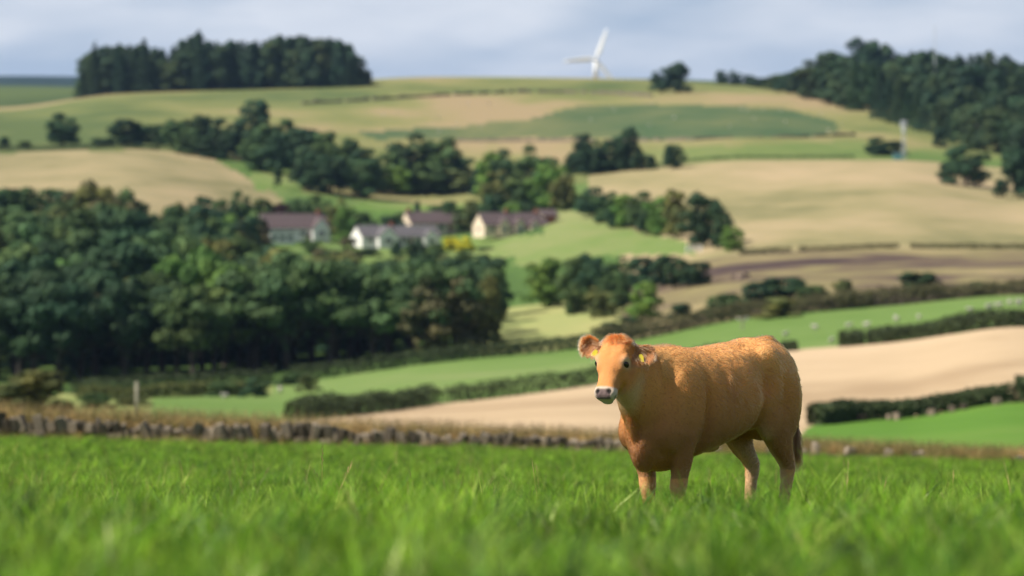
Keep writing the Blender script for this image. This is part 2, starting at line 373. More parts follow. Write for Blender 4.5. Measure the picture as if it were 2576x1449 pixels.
# ------------------------------------------------------------------ the cow
THETA = math.radians(50)
COWX = (1777 - CX) / FPX * COW_Y
COW_Z = float(near_z([COWX], [COW_Y])[0])
def vec(*a): return np.array(a, float)
POLL = vec(0.818, -0.030, 1.232)
HF = vec(0.974, 0.225, 0.0)
HA = (HF * 0.52 + vec(0, 0, -0.854)) * 0.93  # down the face (scaled: a shortish head)
HN = HF * 0.866 + vec(0, 0, 0.50)           # out of the face
HL = vec(-0.225, 0.974, 0.0)
HWID = 1.07                # the cow's left
HAI = HA / np.dot(HA, HA)
def hp(t, l, n): return POLL + HA * t + HL * (l * HWID) + HN * n

class Shell:
    def __init__(s): s.v = []; s.f = []
    def rings(s, rs):
        """rs: list of (n,3) arrays, closed with fans"""
        n = len(rs[0]); b = len(s.v)
        for r in rs: s.v += [tuple(p) for p in r]
        for i in range(len(rs) - 1):
            for k in range(n):
                k2 = (k + 1) % n
                s.f.append((b + i * n + k, b + i * n + k2, b + (i + 1) * n + k2, b + (i + 1) * n + k))
        for i, rev in ((0, True), (len(rs) - 1, False)):
            c = len(s.v); s.v.append(tuple(np.mean(rs[i], 0)))
            for k in range(n):
                k2 = (k + 1) % n
                s.f.append((c, b + i * n + k2, b + i * n + k) if rev else (c, b + i * n + k, b + i * n + k2))
    def blob(s, c, r, R=None, n=16):
        rs = []
        for i in range(1, 10):
            ph = math.pi * i / 10; th = np.linspace(0, 2 * math.pi, n, endpoint=False)
            p = np.stack([np.sin(ph) * np.cos(th) * r[0], np.sin(ph) * np.sin(th) * r[1], np.full(n, np.cos(ph) * r[2])], 1)
            if R is not None: p = p @ np.array(R).T
            rs.append(p + np.array(c))
        s.rings(rs)

def sring(c, u, v, pu, nu, rv, e=2.3, n=28):
    th = np.linspace(0, 2 * math.pi, n, endpoint=False); co, si = np.cos(th), np.sin(th)
    a = np.sign(co) * np.abs(co) ** (2 / e); b = np.sign(si) * np.abs(si) ** (2 / e)
    a = np.where(a > 0, a * pu, a * nu)
    return np.array(c)[None] + a[:, None] * np.array(u)[None] + (b * rv)[:, None] * np.array(v)[None]

def dense(rows, m):
    rows = np.array(rows, float); t = np.concatenate([[0], np.cumsum(np.linalg.norm(np.diff(rows[:, :3], axis=0), axis=1))])
    return pchip(t, rows, np.linspace(0, t[-1], m))

S = Shell()
UZ, UY, UX = vec(0, 0, 1), vec(0, 1, 0), vec(1, 0, 0)
body = [(-.755, 1.0, .93, .80, .06), (-.735, 1.07, .93, .70, .13), (-.67, 1.16, .93, .63, .205), (-.56, 1.222, .95, .59, .245),
        (-.44, 1.235, .96, .68, .262), (-.30, 1.215, .90, .655, .272), (-.15, 1.205, .86, .625, .280), (0, 1.192, .84, .582, .288),
        (.15, 1.184, .83, .545, .28), (.28, 1.192, .83, .518, .27), (.40, 1.200, .83, .50, .24), (.50, 1.19, .82, .482, .205),
        (.58, 1.15, .80, .475, .165), (.65, 1.07, .78, .50, .115), (.70, .98, .76, .57, .06)]
rs = []
for lx, zt, zm, zb, w_ in pchip(np.array([b[0] for b in body]), np.array(body), np.linspace(-.755, .70, 40)):
    rs.append(sring((lx, 0, zm), UZ, UY, zt - zm, zm - zb, w_, 2.25))
S.rings(rs)
neck = [(.36, 0, .92, .285, .36, .215), (.48, 0, .94, .265, .36, .185), (.58, 0, .97, .235, .345, .155), (.66, .0, 1.00, .205, .29, .135), (.72, .005, 1.04, .17, .255, .12), (.78, .01, 1.08, .125, .22, .105), (.83, .02, 1.09, .08, .16, .085)]
rs = []
for q in dense(neck, 16):
    rs.append(sring(q[:3], vec(-.18, 0, .98), UY, q[3], q[4], q[5], 2.15))
S.rings(rs)
# head loft: t along face, half widths, front and back extents
head = [(-.035, .045, .02, .05, 2.2), (-.015, .072, .035, .085, 2.3), (.03, .088, .050, .115, 2.4), (.08, .092, .062, .135, 2.5), (.13, .096, .064, .150, 2.5), (.165, .094, .060, .155, 2.4),
        (.21, .078, .053, .150, 2.3), (.25, .066, .047, .128, 2.3), (.29, .058, .043, .098, 2.4), (.325, .056, .041, .078, 2.5), (.35, .063, .041, .070, 2.6), (.375, .066, .036, .066, 2.6), (.395, .060, .024, .060, 2.5), (.412, .042, .004, .045, 2.3)]
rs = []
for q in pchip(np.array([h[0] for h in head]), np.array(head), np.linspace(-.035, .412, 34)):
    t = q[0]
    rs.append(sring(hp(t, 0, 0) - HN * .0, HN, HL, q[2], q[3], q[1] * HWID, q[4]))
S.rings(rs)
HR = np.stack([HL, HN, -HA], 1)
for s in (-1, 1):
    S.blob(hp(.135, s * .076, .018), (.030, .036, .045), HR)         # brow
    S.blob(hp(.19, s * .058, -.075), (.035, .07, .075), HR)          # cheek
    S.blob(hp(.36, s * .040, -.005), (.030, .034, .036), HR)         # upper lip
    S.blob(hp(.01, s * .078, -.005), (.026, .026, .026), HR)         # horn bud
S.blob(hp(.385, 0, -.055), (.045, .026, .036), HR)                   # chin
S.blob(hp(-.006, 0, .010), (.070, .042, .040), HR)                   # tuft of the poll
# ears
def ear(s, ax, wd, base, ln=.150):
    ax = ax / np.linalg.norm(ax); wd = wd - ax * np.dot(wd, ax); wd /= np.linalg.norm(wd); th_ = np.cross(ax, wd)
    if np.dot(th_, HN) < 0: th_ = -th_
    prof = [(-.02, .024), (.0, .028), (.03, .042), (.06, .058), (.09, .066), (.115, .062), (.135, .048), (.150, .022)]
    rr = []
    for tt, w_ in pchip(np.array([p[0] for p in prof]), np.array(prof), np.linspace(-.02, .15, 14)):
        th = np.linspace(0, 2 * math.pi, 20, endpoint=False)
        b = np.cos(th) * w_; thick = .0085 + .006 * max(0, 1 - tt / .05)
        c = np.sin(th) * thick - .030 * ((b / .055) ** 2 * 0 + (1 - (b / max(w_, 1e-3)) ** 2)) * (w_ / .06) + .012
        rr.append(base[None] + ax[None] * tt * ln / .15 + wd[None] * b[:, None] + th_[None] * c[:, None])
    S.rings(rr); return ax, wd, th_
EARB = [hp(.052, -.078, -.035), hp(.050, .078, -.035)]
EARS = [ear(-1, -HL * .95 + vec(0, 0, .30) - HN * .05, vec(0, 0, 1.0) + HL * .35, EARB[0], .180),
        ear(1, HL * .90 - vec(0, 0, .02) - HN * .18, vec(0, 0, 1.0) - HL * .2 - HN * .1, EARB[1], .150)]
def ear_mask(P, k):
    ax, wd, thn = EARS[k]; q = P - EARB[k]; ta = q @ ax; tw = q @ wd; tn = q @ thn
    return (ta > .012) & (ta < .20) & (np.abs(tw) < .075) & (np.abs(tn) < .045), ta, tw, tn
def limb(pts, m=22):
    rr = []; P = dense(pts, m)
    for i, q in enumerate(P):
        t = P[min(i + 1, m - 1)][:3] - P[max(i - 1, 0)][:3]; t /= np.linalg.norm(t)
        u = UX - t * t[0]; u /= np.linalg.norm(u); v = np.cross(t, u)
        rr.append(sring(q[:3], u, v, q[3], q[3], q[4], 2.1, 20))
    S.rings(rr)
for s, o in ((1, 0.0), (-1, .012)):
    S.blob((.47, s * .145, .85), (.145, .085, .25), Matrix.Rotation(math.radians(-14), 3, 'Y'))   # shoulder blade
    S.blob((.52, s * .130, .70), (.13, .092, .14))                                               # upper arm
    S.blob((.40, s * .165, .655), (.085, .06, .11))
    limb([(.44, s * .155, .70, .115, .07), (.43, s * .150, .60, .098, .066), (.425, s * .136, .50, .074, .056), (.425, s * .122, .42, .055, .05), (.43, s * .115, .36, .053, .05), (.425, s * .112, .30, .041, .039),
          (.42, s * .11, .18, .035, .034), (.42, s * .11, .115, .043, .041), (.435, s * .11, .06, .038, .038), (.455, s * .11, .012, .056, .048), (.457, s * .11, -.03, .058, .05)])
    S.blob((-.53, s * .14, .86), (.205, .115, .30), Matrix.Rotation(math.radians(8), 3, 'Y'))     # thigh
    S.blob((-.62, s * .115, .86), (.13, .11, .22))                                               # buttock
    S.blob((-.40, s * .175, .77), (.115, .075, .17))                                             # stifle
    S.blob((-.38, s * .155, 1.10), (.14, .08, .09))                                              # hook bone
    limb([(-.47, s * .165, .76, .17, .085), (-.51, s * .16, .66, .125, .075), (-.565, s * .15, .56, .088, .058), (-.625, s * .14, .475, .060, .046), (-.652, s * .135, .43, .056, .044), (-.64, s * .135, .36, .044, .039), (-.625, s * .132, .26, .038, .035),
          (-.61, s * .13, .16, .038, .035), (-.60, s * .13, .11, .045, .041), (-.58, s * .13, .06, .039, .038), (-.56, s * .13, .012, .056, .048), (-.558, s * .13, -.03, .058, .05)], 26)
S.blob((.60, 0, .59), (.11, .07, .14))                                # brisket
S.blob((.69, 0, .74), (.065, .032, .17), Matrix.Rotation(math.radians(22), 3, 'Y'))   # dewlap
S.blob((.46, 0, .525), (.16, .10, .07))
S.blob((-.02, 0, .58), (.10, .05, .035))                             # navel
S.blob((-.60, 0, 1.19), (.10, .055, .05))                             # tail head
limb([(-.64, 0, 1.19, .04, .04), (-.76, .015, 1.13, .034, .034), (-.835, .03, 1.0, .028, .028), (-.862, .04, .80, .022, .022), (-.866, .045, .62, .018, .018), (-.866, .05, .50, .016, .016)], 16)

sh = np_mesh('shell', np.array(S.v), S.f)
tmp = bpy.data.objects.new('shell', sh); COL.objects.link(tmp)
md = tmp.modifiers.new('r', 'REMESH'); md.mode = 'VOXEL'; md.voxel_size = 0.0085; md.use_smooth_shade = True
bpy.context.view_layer.update()
dg = bpy.context.evaluated_depsgraph_get()
bm_me = bpy.data.meshes.new_from_object(tmp.evaluated_get(dg))
bpy.data.objects.remove(tmp); bpy.data.meshes.remove(sh)
nv = len(bm_me.vertices); CV = np.empty(nv * 3, np.float32); bm_me.vertices.foreach_get('co', CV); CV = CV.reshape(-1, 3).astype(float)
ED = np.empty(len(bm_me.edges) * 2, np.int32); bm_me.edges.foreach_get('vertices', ED); ED = ED.reshape(-1, 2)
deg = np.bincount(ED.ravel(), minlength=nv).astype(float)[:, None]
def head_tln(P):
    q = P - POLL; return q @ HAI, q @ HL / HWID, q @ HN
def smooth_cow(V, it, lam=0.5):
    t, l, n = head_tln(V); hd = np.clip(((V[:, 0] - .74) / .08), 0, 1) * (V[:, 2] > .7)
    earm = np.clip((np.abs(l) - .095) / .02, 0, 1) * hd
    wgt = (lam * (1 - .55 * hd) * (1 - .8 * earm))[:, None]
    for _ in range(it):
        A = np.zeros_like(V)
        for k in range(3):
            A[:, k] = np.bincount(ED[:, 0], V[ED[:, 1], k], nv) + np.bincount(ED[:, 1], V[ED[:, 0], k], nv)
        V = V + wgt * (A / deg - V)
    return V
CV = smooth_cow(CV, 14)
def normals(V):
    bm_me.vertices.foreach_set('co', V.astype(np.float32).ravel()); bm_me.update()
    nn = np.empty(nv * 3, np.float32); bm_me.vertex_normals.foreach_get('vector', nn); return nn.reshape(-1, 3).astype(float)
NN = normals(CV)
D = np.zeros(nv)
def push(c, rad, amp):
    global D
    q = (CV - np.array(c)) / np.array(rad); D += amp * np.exp(-(q * q).sum(1))
for s in (-1, 1):
    push((.30, s * .26, .80), (.038, .2, .22), -.042)       # groove behind the shoulder
    push((.33, s * .22, .60), (.05, .12, .10), -.018)
    push((.58, s * .17, .93), (.05, .12, .16), -.014)       # neck to shoulder
    push((-.27, s * .25, .98), (.10, .12, .12), -.044)      # hollow of the flank
    push((-.25, s * .24, .74), (.05, .14, .15), -.034)      # flank fold before the thigh
    push((-.60, s * .2, .90), (.06, .1, .16), .012)
    push((-.46, s * .24, .92), (.035, .12, .16), -.012)
    push((-.36, s * .20, 1.09), (.07, .08, .06), .016)       # hook bone
    push((-.68, s * .10, 1.08), (.05, .06, .05), .012)       # pin bone
    push((-.16, s * .12, 1.19), (.22, .05, .06), -.010)      # beside the loin
    push((.42, s * .20, .72), (.06, .1, .09), .014)          # upper arm muscle
    push((.50, s * .17, .60), (.04, .08, .07), -.012)
    push((.44, s * .22, .97), (.05, .1, .14), .010)
    for k in range(4): push((.20 - .09 * k, s * .3, .86), (.020, .2, .16), .003)     # ribs
    # head
    push(hp(.165, s * .092, .012), (.020, .020, .020), -.012)     # eye socket
    push(hp(.145, s * .082, .036), (.022, .022, .020), .002)      # brow ridge
    push(hp(.24, s * .05, .03), (.03, .025, .03), -.006)
    push(hp(.372, s * .034, .034), (.012, .012, .012), -.014)     # nostril
    push(hp(.372, s * .050, .022), (.010, .012, .010), .004)
for s in (-1, 1):
    push(hp(.205, s * .070, .020), (.030, .014, .022), .006)      # facial crest
    push(hp(.10, s * .045, .06), (.03, .022, .02), .003)
push(hp(.12, 0, .065), (.035, .014, .02), -.004)
push((-.3, 0, 1.25), (.3, .05, .06), -.006)
push((.02, 0, 1.2), (.25, .05, .05), -.004)
t, l, n = head_tln(CV)
D += -.010 * np.exp(-((t - .398 + np.abs(l) * .25) / .006) ** 2) * (n < .0) * (n > -.075) * (np.abs(l) < .075) * (t > .3)   # mouth line
D += -.005 * np.exp(-(l / .012) ** 2) * np.exp(-((t - .375) / .02) ** 2) * (n > 0)
# folds of skin on the neck
ph = CV[:, 0] * 60 + 6 * fnoise(CV, 5.0, 21, 2)
nk = np.exp(-((CV[:, 0] - .60) / .10) ** 2) * (CV[:, 2] > .6) * (CV[:, 2] < 1.12)
D += .0035 * np.sin(ph) * nk
flk = np.exp(-(((CV[:, 0] + .10) / .42) ** 2 + ((CV[:, 2] - .95) / .16) ** 2))
D += (.004 * fnoise(CV, 9.0, 31, 2) + .010 * fnoise(CV * np.array([[1.0, 1, .6]]), 22.0, 33, 2)) * np.clip(flk * 1.3, 0, 1)
D += .0022 * fnoise(CV, 34.0, 35, 2) * (CV[:, 0] < .75)
D += (.004 * fnoise(CV, 38.0, 37, 2)) * (CV[:, 0] > .74) * np.clip((.15 - t) / .06, 0, 1) * (n > -.06) * (np.abs(l) < .09)
CV = CV + NN * D[:, None]; CV = smooth_cow(CV, 1, .2); NN = normals(CV)

# coat colours: pigment, plus sun on the back and flank shade painted in
def coat(P):
    t, l, n = head_tln(P); al = np.abs(l)
    hd = np.clip((P[:, 0] - .74) / .06, 0, 1) * np.clip((P[:, 2] - .72) / .06, 0, 1) * (n > -.25)
    base = np.tile(vec(.64, .275, .08), (len(P), 1))
    f = fnoise(P, 3.0, 41, 3)[:, None]
    base = base * (1 + .24 * f) * (1 + .10 * fnoise(P * np.array([[1, 1, .45]]), 16.0, 43, 2)[:, None])
    def mix(c, m):
        nonlocal base
        m = np.clip(m, 0, 1)[:, None]; base = base * (1 - m) + np.array(c)[None] * m
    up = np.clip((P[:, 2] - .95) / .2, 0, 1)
    mix((.76, .40, .145), .65 * np.clip((P[:, 2] - .96) / .16, 0, 1) * (P[:, 0] < .6))  # back painted paler golden, standing in for sunlight on it
    mix((.27, .115, .042), .88 * np.clip((.96 - P[:, 2]) / .30, 0, 1) * (P[:, 2] > .42))                 # low flank: shade painted into the coat, with some dirt brown
    mix((.58, .40, .22), .75 * np.clip((.58 - P[:, 2]) / .08, 0, 1) * np.clip((.12 - np.abs(P[:, 1])) / .06, 0, 1) * (P[:, 0] < .35))   # pale belly line
    mix((.55, .36, .20), .8 * (P[:, 0] < -.3) * np.clip((.62 - P[:, 2]) / .12, 0, 1) * np.clip((.165 - np.abs(P[:, 1])) / .03, 0, 1) * (P[:, 2] > .2))
    mix((.52, .33, .18), .55 * np.clip((.50 - P[:, 2]) / .15, 0, 1))                  # paler lower legs
    mix((.58, .36, .17), .55 * (P[:, 0] < -.3) * np.exp(-((P[:, 0] + .30 + (.68 - P[:, 2]) * .6) / .06) ** 2) * np.clip((.78 - P[:, 2]) / .1, 0, 1))
    mix((.055, .04, .03), np.clip((.035 - P[:, 2]) / .02, 0, 1))                      # hooves
    mix((.07, .045, .025), .9 * np.clip((-.755 - P[:, 0]) / .03, 0, 1) * np.exp(-((P[:, 2] - 1.0) / .12) ** 2))   # dirty dark tail root
    mix((.10, .055, .028), .8 * np.clip((-.79 - P[:, 0]) / .02, 0, 1) * np.clip((.72 - P[:, 2]) / .1, 0, 1))
    # head
    mix((.60, .245, .072), .8 * hd * (n > -.06))
    mix((.52, .18, .045), .7 * hd * np.clip((.10 - t) / .08, 0, 1) * (n > -.07))
    eye = np.exp(-(((t - .158) / .030) ** 2 + ((al - .092) / .028) ** 2 + ((n - .012) / .04) ** 2))
    mix((.72, .54, .38), .95 * hd * np.clip(eye * 1.3, 0, 1))
    lid = np.exp(-(((t - .166) / .017) ** 2 + ((al - .095) / .02) ** 2 + ((n - .008) / .021) ** 2))
    mix((.03, .02, .017), hd * np.clip(lid * 1.6 - .35, 0, 1))
    mix((.60, .42, .25), .6 * hd * np.clip((-.07 - n) / .05, 0, 1) * (t > .12))       # pale jaw
    muz = hd * np.clip((t - .326 - .012 * np.clip(n, -.04, .04) / .04) / .012, 0, 1) * (n > -.085)
    mix((.62, .49, .38), muz)
    pad = hd * np.clip((t - .356) / .008, 0, 1) * np.clip((.047 - al) / .008, 0, 1) * np.clip((n - .000) / .01, 0, 1)
    mix((.17, .115, .11), pad)
    nos = hd * np.exp(-(((t - .372) / .013) ** 2 + ((al - .036) / .011) ** 2)) * (n > .0)
    mix((.012, .009, .009), np.clip(nos * 2.2, 0, 1))
    mou = hd * np.exp(-((t - .398 + al * .25) / .007) ** 2) * (n < .004) * (n > -.075) * (al < .075)
    mix((.06, .04, .035), .85 * mou)
    hb = np.exp(-((t - .006) ** 2 + (al - .092) ** 2 + (n + .0) ** 2) / .014 ** 2)
    mix((.72, .62, .52), hd * np.clip(hb * 1.8, 0, 1))
    for k, (ax, wd, thn) in enumerate(EARS):
        q = P - EARB[k]; ta = q @ ax; tw = q @ wd; tn = q @ thn
        inn = ear_mask(P, k)[0] * (ta > .02) * (np.abs(tw) < .048) * np.clip((tn + .016) / .006, 0, 1) * (ta < .145)
        mix((.28, .125, .05), .8 * inn)
    return np.clip(base, 0, 1)
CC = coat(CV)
# ---- materials
cow_mat, t_, b_ = new_mat('cow_hide')
at = t_.nodes.new('ShaderNodeAttribute'); at.attribute_name = 'coat'
t_.links.new(at.outputs['Color'], b_.inputs['Base Color']); b_.inputs['Roughness'].default_value = .75; b_.inputs['Specular IOR Level'].default_value = .2
nzb = t_.nodes.new('ShaderNodeTexNoise'); nzb.inputs['Scale'].default_value = 160; tcb = t_.nodes.new('ShaderNodeTexCoord')
bpb = t_.nodes.new('ShaderNodeBump'); bpb.inputs['Strength'].default_value = .5; bpb.inputs['Distance'].default_value = .006
t_.links.new(tcb.outputs['Object'], nzb.inputs['Vector']); t_.links.new(nzb.outputs['Fac'], bpb.inputs['Height']); t_.links.new(bpb.outputs[0], b_.inputs['Normal'])

fur_mat = bpy.data.materials.new('cow_fur'); fur_mat.use_nodes = True; t_ = fur_mat.node_tree; t_.nodes.clear()
o_ = t_.nodes.new('ShaderNodeOutputMaterial'); hb_ = t_.nodes.new('ShaderNodeBsdfHairPrincipled'); hb_.model = 'CHIANG'; hb_.parametrization = 'COLOR'
at = t_.nodes.new('ShaderNodeAttribute'); at.attribute_name = 'coat'
fb = t_.nodes.new('ShaderNodeMixRGB'); fb.blend_type = 'MULTIPLY'; fb.inputs[0].default_value = 1.0; fb.inputs[2].default_value = (.60, .47, .40, 1)
t_.links.new(at.outputs['Color'], fb.inputs[1]); t_.links.new(fb.outputs[0], hb_.inputs['Color'])
hb_.inputs['Roughness'].default_value = .35; hb_.inputs['Radial Roughness'].default_value = .5
t_.links.new(hb_.outputs[0], o_.inputs['Surface'])

cow = empty('cow', (COWX, COW_Y, COW_Z - 0.005), math.pi + THETA)
tag(cow, 'tan young cow with yellow ear tags standing in the meadow grass', 'cow')
bm_me.materials.clear(); bm_me.materials.append(cow_mat)
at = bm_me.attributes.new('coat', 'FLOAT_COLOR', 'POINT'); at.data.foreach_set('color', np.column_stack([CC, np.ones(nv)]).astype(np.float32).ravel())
bm_me.name = 'cow_body'
body_o = mobj('body', bm_me, cow)

# ---- eyes
eye_m, t_, b_ = new_mat('eye'); b_.inputs['Base Color'].default_value = (.012, .008, .007, 1); b_.inputs['Roughness'].default_value = .08
for s in (-1, 1):
    E = Shell(); E.blob(hp(.166, s * .0865, .008), (.015, .028, .019), HR)
    mobj('eye', np_mesh('eye', np.array(E.v), E.f, eye_m, True), cow)
# ---- ear tags
tag_m = plain('ear_tag', (.62, .50, .04), .5)
for k, (ax, wd, thn) in enumerate(EARS):
    c = EARB[k] + ax * .062 - wd * .022 + thn * .006
    a = (ax * .25 - wd * .97); a /= np.linalg.norm(a); b2 = np.cross(a, thn); b2 /= np.linalg.norm(b2)
    pts = []
    for dz in (0, .003):
        for u_, v_ in ((-.5, -.25), (-.5, .25), (-.15, .5), (.5, .5), (.5, -.5), (-.15, -.5)):
            pts.append(c + a * (u_ * .046 + .008) + b2 * v_ * .032 + thn * dz)
    fs = [(0, 1, 2, 3, 4, 5), (11, 10, 9, 8, 7, 6)] + [(i, i + 6, (i + 1) % 6 + 6, (i + 1) % 6) for i in range(6)]
    mobj('ear_tag', np_mesh('ear_tag', np.array(pts), fs, tag_m), cow)

# ---- fur: curves growing out of the hide
rng = np.random.default_rng(7)
bm_me.calc_loop_triangles()
TR = np.empty(len(bm_me.loop_triangles) * 3, np.int32); bm_me.loop_triangles.foreach_get('vertices', TR); TR = TR.reshape(-1, 3)
def unit(a): return a / np.maximum(np.linalg.norm(a, axis=1, keepdims=True), 1e-9)
def grow(count, seed):
    r = np.random.default_rng(seed)
    A = CV[TR[:, 0]]; B = CV[TR[:, 1]]; C_ = CV[TR[:, 2]]
    ar = np.linalg.norm(np.cross(B - A, C_ - A), axis=1)
    ctr = (A + B + C_) / 3
    tt, ll, nn_ = head_tln(ctr); hd = (ctr[:, 0] > .74) & (ctr[:, 2] > .74)
    wgt = ar * np.where(hd, 3.2, .62) * np.where((ctr[:, 0] < -.80) & (ctr[:, 2] < .72), 4.0, 1.0) * np.where(ctr[:, 2] < .22, .15, 1.0)
    muz = hd & (tt > .325) & (nn_ > -.12)
    wgt = wgt * np.where(muz, .10, 1.0)
    pick = r.choice(len(TR), count, p=wgt / wgt.sum())
    u = r.random((count, 2)); sw = u.sum(1) > 1; u[sw] = 1 - u[sw]
    P = A[pick] + u[:, :1] * (B - A)[pick] + u[:, 1:] * (C_ - A)[pick]
    w0 = 1 - u.sum(1)
    Nn = unit(w0[:, None] * NN[TR[pick, 0]] + u[:, :1] * NN[TR[pick, 1]] + u[:, 1:] * NN[TR[pick, 2]])
    return P, Nn
NH = 95000
P, Nn = grow(NH, 3)
t, l, n = head_tln(P); al = np.abs(l)
hd = np.clip((P[:, 0] - .74) / .06, 0, 1) * np.clip((P[:, 2] - .74) / .05, 0, 1)
# keep the eyes clear
eyed = np.minimum.reduce([np.linalg.norm(P - hp(.166, s * .094, .010)[None], axis=1) for s in (-1, 1)])
keep = eyed > .026
P, Nn, t, l, n, al, hd = P[keep], Nn[keep], t[keep], l[keep], n[keep], al[keep], hd[keep]; NH = len(P)
flow = np.tile(vec(-.85, 0, -.55), (NH, 1))
legs = np.clip((.60 - P[:, 2]) / .12, 0, 1)[:, None]; flow = flow * (1 - legs) + vec(-.1, 0, -1)[None] * legs
back = np.clip((P[:, 2] - 1.12) / .08, 0, 1)[:, None]; flow = flow * (1 - back) + (vec(-1, 0, 0)[None] + UY[None] * np.sign(P[:, 1:2]) * .4) * back
# face: whorl between the eyes
whorl = hp(.135, 0, .06)
rad_ = P - whorl[None]; rad_ = rad_ - Nn * (rad_ * Nn).sum(1, keepdims=True)
fdir = unit(rad_ + 1e-6)
fdir = np.where((t > .16)[:, None], unit(fdir * .4 + HA[None] * .8), fdir)
tuft = np.exp(-(((t + .005) / .05) ** 2 + (l / .08) ** 2)) * (n > -.04) * hd
fdir = unit(fdir * (1 - tuft[:, None]) + (HA[None] * .9 + HL[None] * (l * 9)[:, None]) * tuft[:, None])
flow = flow * (1 - hd[:, None]) + fdir * hd[:, None]
for k, (ax, wd, thn) in enumerate(EARS):
    q = P - EARB[k]; ta = q @ ax; tw = q @ wd
    inear = ear_mask(P, k)[0]
    flow[inear] = unit(ax[None] * .7 + wd[None] * (tw[inear] / .05)[:, None] - vec(0, 0, .75)[None])
length = np.full(NH, .0125)
top = np.clip((P[:, 2] - .82) / .12, 0, 1) * (P[:, 0] < .5) * (1 - hd)
curly = np.exp(-(((P[:, 0] + .15) / .34) ** 2 + ((P[:, 2] - .93) / .13) ** 2)) * (np.abs(P[:, 1]) > .12)
length += .006 * top + .013 * curly
crest = np.exp(-(P[:, 1] / .04) ** 2) * (P[:, 2] > 1.12) * np.clip((P[:, 0] - .22) / .25, 0, 1) * (1 - hd); length += .016 * crest
length += .018 * np.exp(-(P[:, 1] / .04) ** 2) * (P[:, 2] > 1.15) * (P[:, 0] < -.5)
length = length * (1 - .45 * hd)
length += .040 * tuft
earm = np.zeros(NH, bool); rim = np.zeros(NH)
for k, (ax, wd, thn) in enumerate(EARS):
    q = P - EARB[k]; ta = q @ ax; tw = q @ wd
    e = ear_mask(P, k)[0]; earm |= e
    rim = np.where(e, np.maximum(rim, np.clip(np.maximum(np.abs(tw) / .05 - .45, (ta - .11) / .03), 0, 1)), rim)
    length = np.where(e & (q @ thn > -.020) & (ta < .085) & (np.abs(tw) < .04) & (np.arange(NH) % 3 == 0), .040, np.where(e, .012, length))
length += .014 * rim
length += .012 * np.exp(-((P[:, 0] - .72) / .07) ** 2) * (P[:, 2] < .85) * (P[:, 2] > .45) * (np.abs(P[:, 1]) < .06)
tas = (P[:, 0] < -.80) & (P[:, 2] < .66); length = np.where(tas, .06 + .09 * rng.random(NH), length)
muzm = (hd > .5) & (t > .325) & (n > -.12); length = np.where(muzm, .004, length)
length *= rng.uniform(.65, 1.2, NH)
# clumps: every hair leans to the tip of its clump
NC = 16000
kd = kdtree.KDTree(NC); ci = rng.choice(NH, NC, replace=False)
for a_, i_ in enumerate(ci): kd.insert(P[i_], a_)
kd.balance()
cidx = np.array([kd.find(p)[1] for p in P])
curl = np.stack([fnoise(P, 11.0, 60 + k, 2) for k in range(3)], 1)
curl_amp = .35 + .95 * top * np.clip((.25 - P[:, 0]) / .3, 0.15, 1) * np.clip((P[:, 0] + .72) / .1, 0, 1)
curl_amp = np.where(earm | (hd > .5), .35, curl_amp)
curl_amp = curl_amp + .8 * curly
dirv = flow + curl * curl_amp[:, None]
dirv = dirv - Nn * (dirv * Nn).sum(1, keepdims=True)
dirv = unit(unit(dirv) + rng.normal(0, .16, (NH, 3)))
lift = .13 + .12 * top + .25 * curly + .35 * tuft + .5 * crest + .3 * rim
tip = P + (dirv + Nn * lift[:, None]) * length[:, None]
ctip = tip[ci][cidx]; cf = np.where(muzm | tas, 0, .22 + .25 * top)[:, None]
far_ = np.linalg.norm(ctip - tip, axis=1, keepdims=True) < .025
tip = np.where(far_, tip * (1 - cf) + ctip * cf, tip)
tip[:, 2] -= .12 * length; tip = np.where(tas[:, None], P + vec(-.10, 0, -1)[None] * length[:, None] + rng.normal(0, .012, (NH, 3)), tip)
K = 4
pts = np.empty((NH, K, 3))
for k in range(K):
    s_ = k / (K - 1)
    pts[:, k] = P - Nn * .001 + (tip - P) * s_ + Nn * (length * .12 * math.sin(math.pi * s_))[:, None] * np.where(muzm, 0, 1)[:, None]
hc = bpy.data.hair_curves.new('coat')
hc.add_curves([K] * NH)
hc.attributes['position'].data.foreach_set('vector', pts.astype(np.float32).ravel())
if 'radius' not in hc.attributes: hc.attributes.new('radius', 'FLOAT', 'POINT')
rr = np.tile(np.array([.00075, .0007, .0005, .0002]), (NH, 1)) * np.where(hd > .5, .8, 1.0)[:, None]
hc.attributes['radius'].data.foreach_set('value', rr.astype(np.float32).ravel())
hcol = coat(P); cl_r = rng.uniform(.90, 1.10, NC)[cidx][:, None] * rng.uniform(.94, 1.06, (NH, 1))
inn = earm & (length > .024); hcol = np.where(inn[:, None], vec(.70, .46, .24)[None], hcol)
hcol = np.where(tas[:, None], vec(.16, .08, .035)[None] * rng.uniform(.5, 1.5, (NH, 1)), hcol)
hcol = np.clip(hcol * cl_r, 0, 1)
ca = hc.attributes.new('coat', 'FLOAT_COLOR', 'CURVE'); ca.data.foreach_set('color', np.column_stack([hcol, np.ones(NH)]).astype(np.float32).ravel())
hc.materials.append(fur_mat)
fur = bpy.data.objects.new('coat', hc); link(fur, cow)
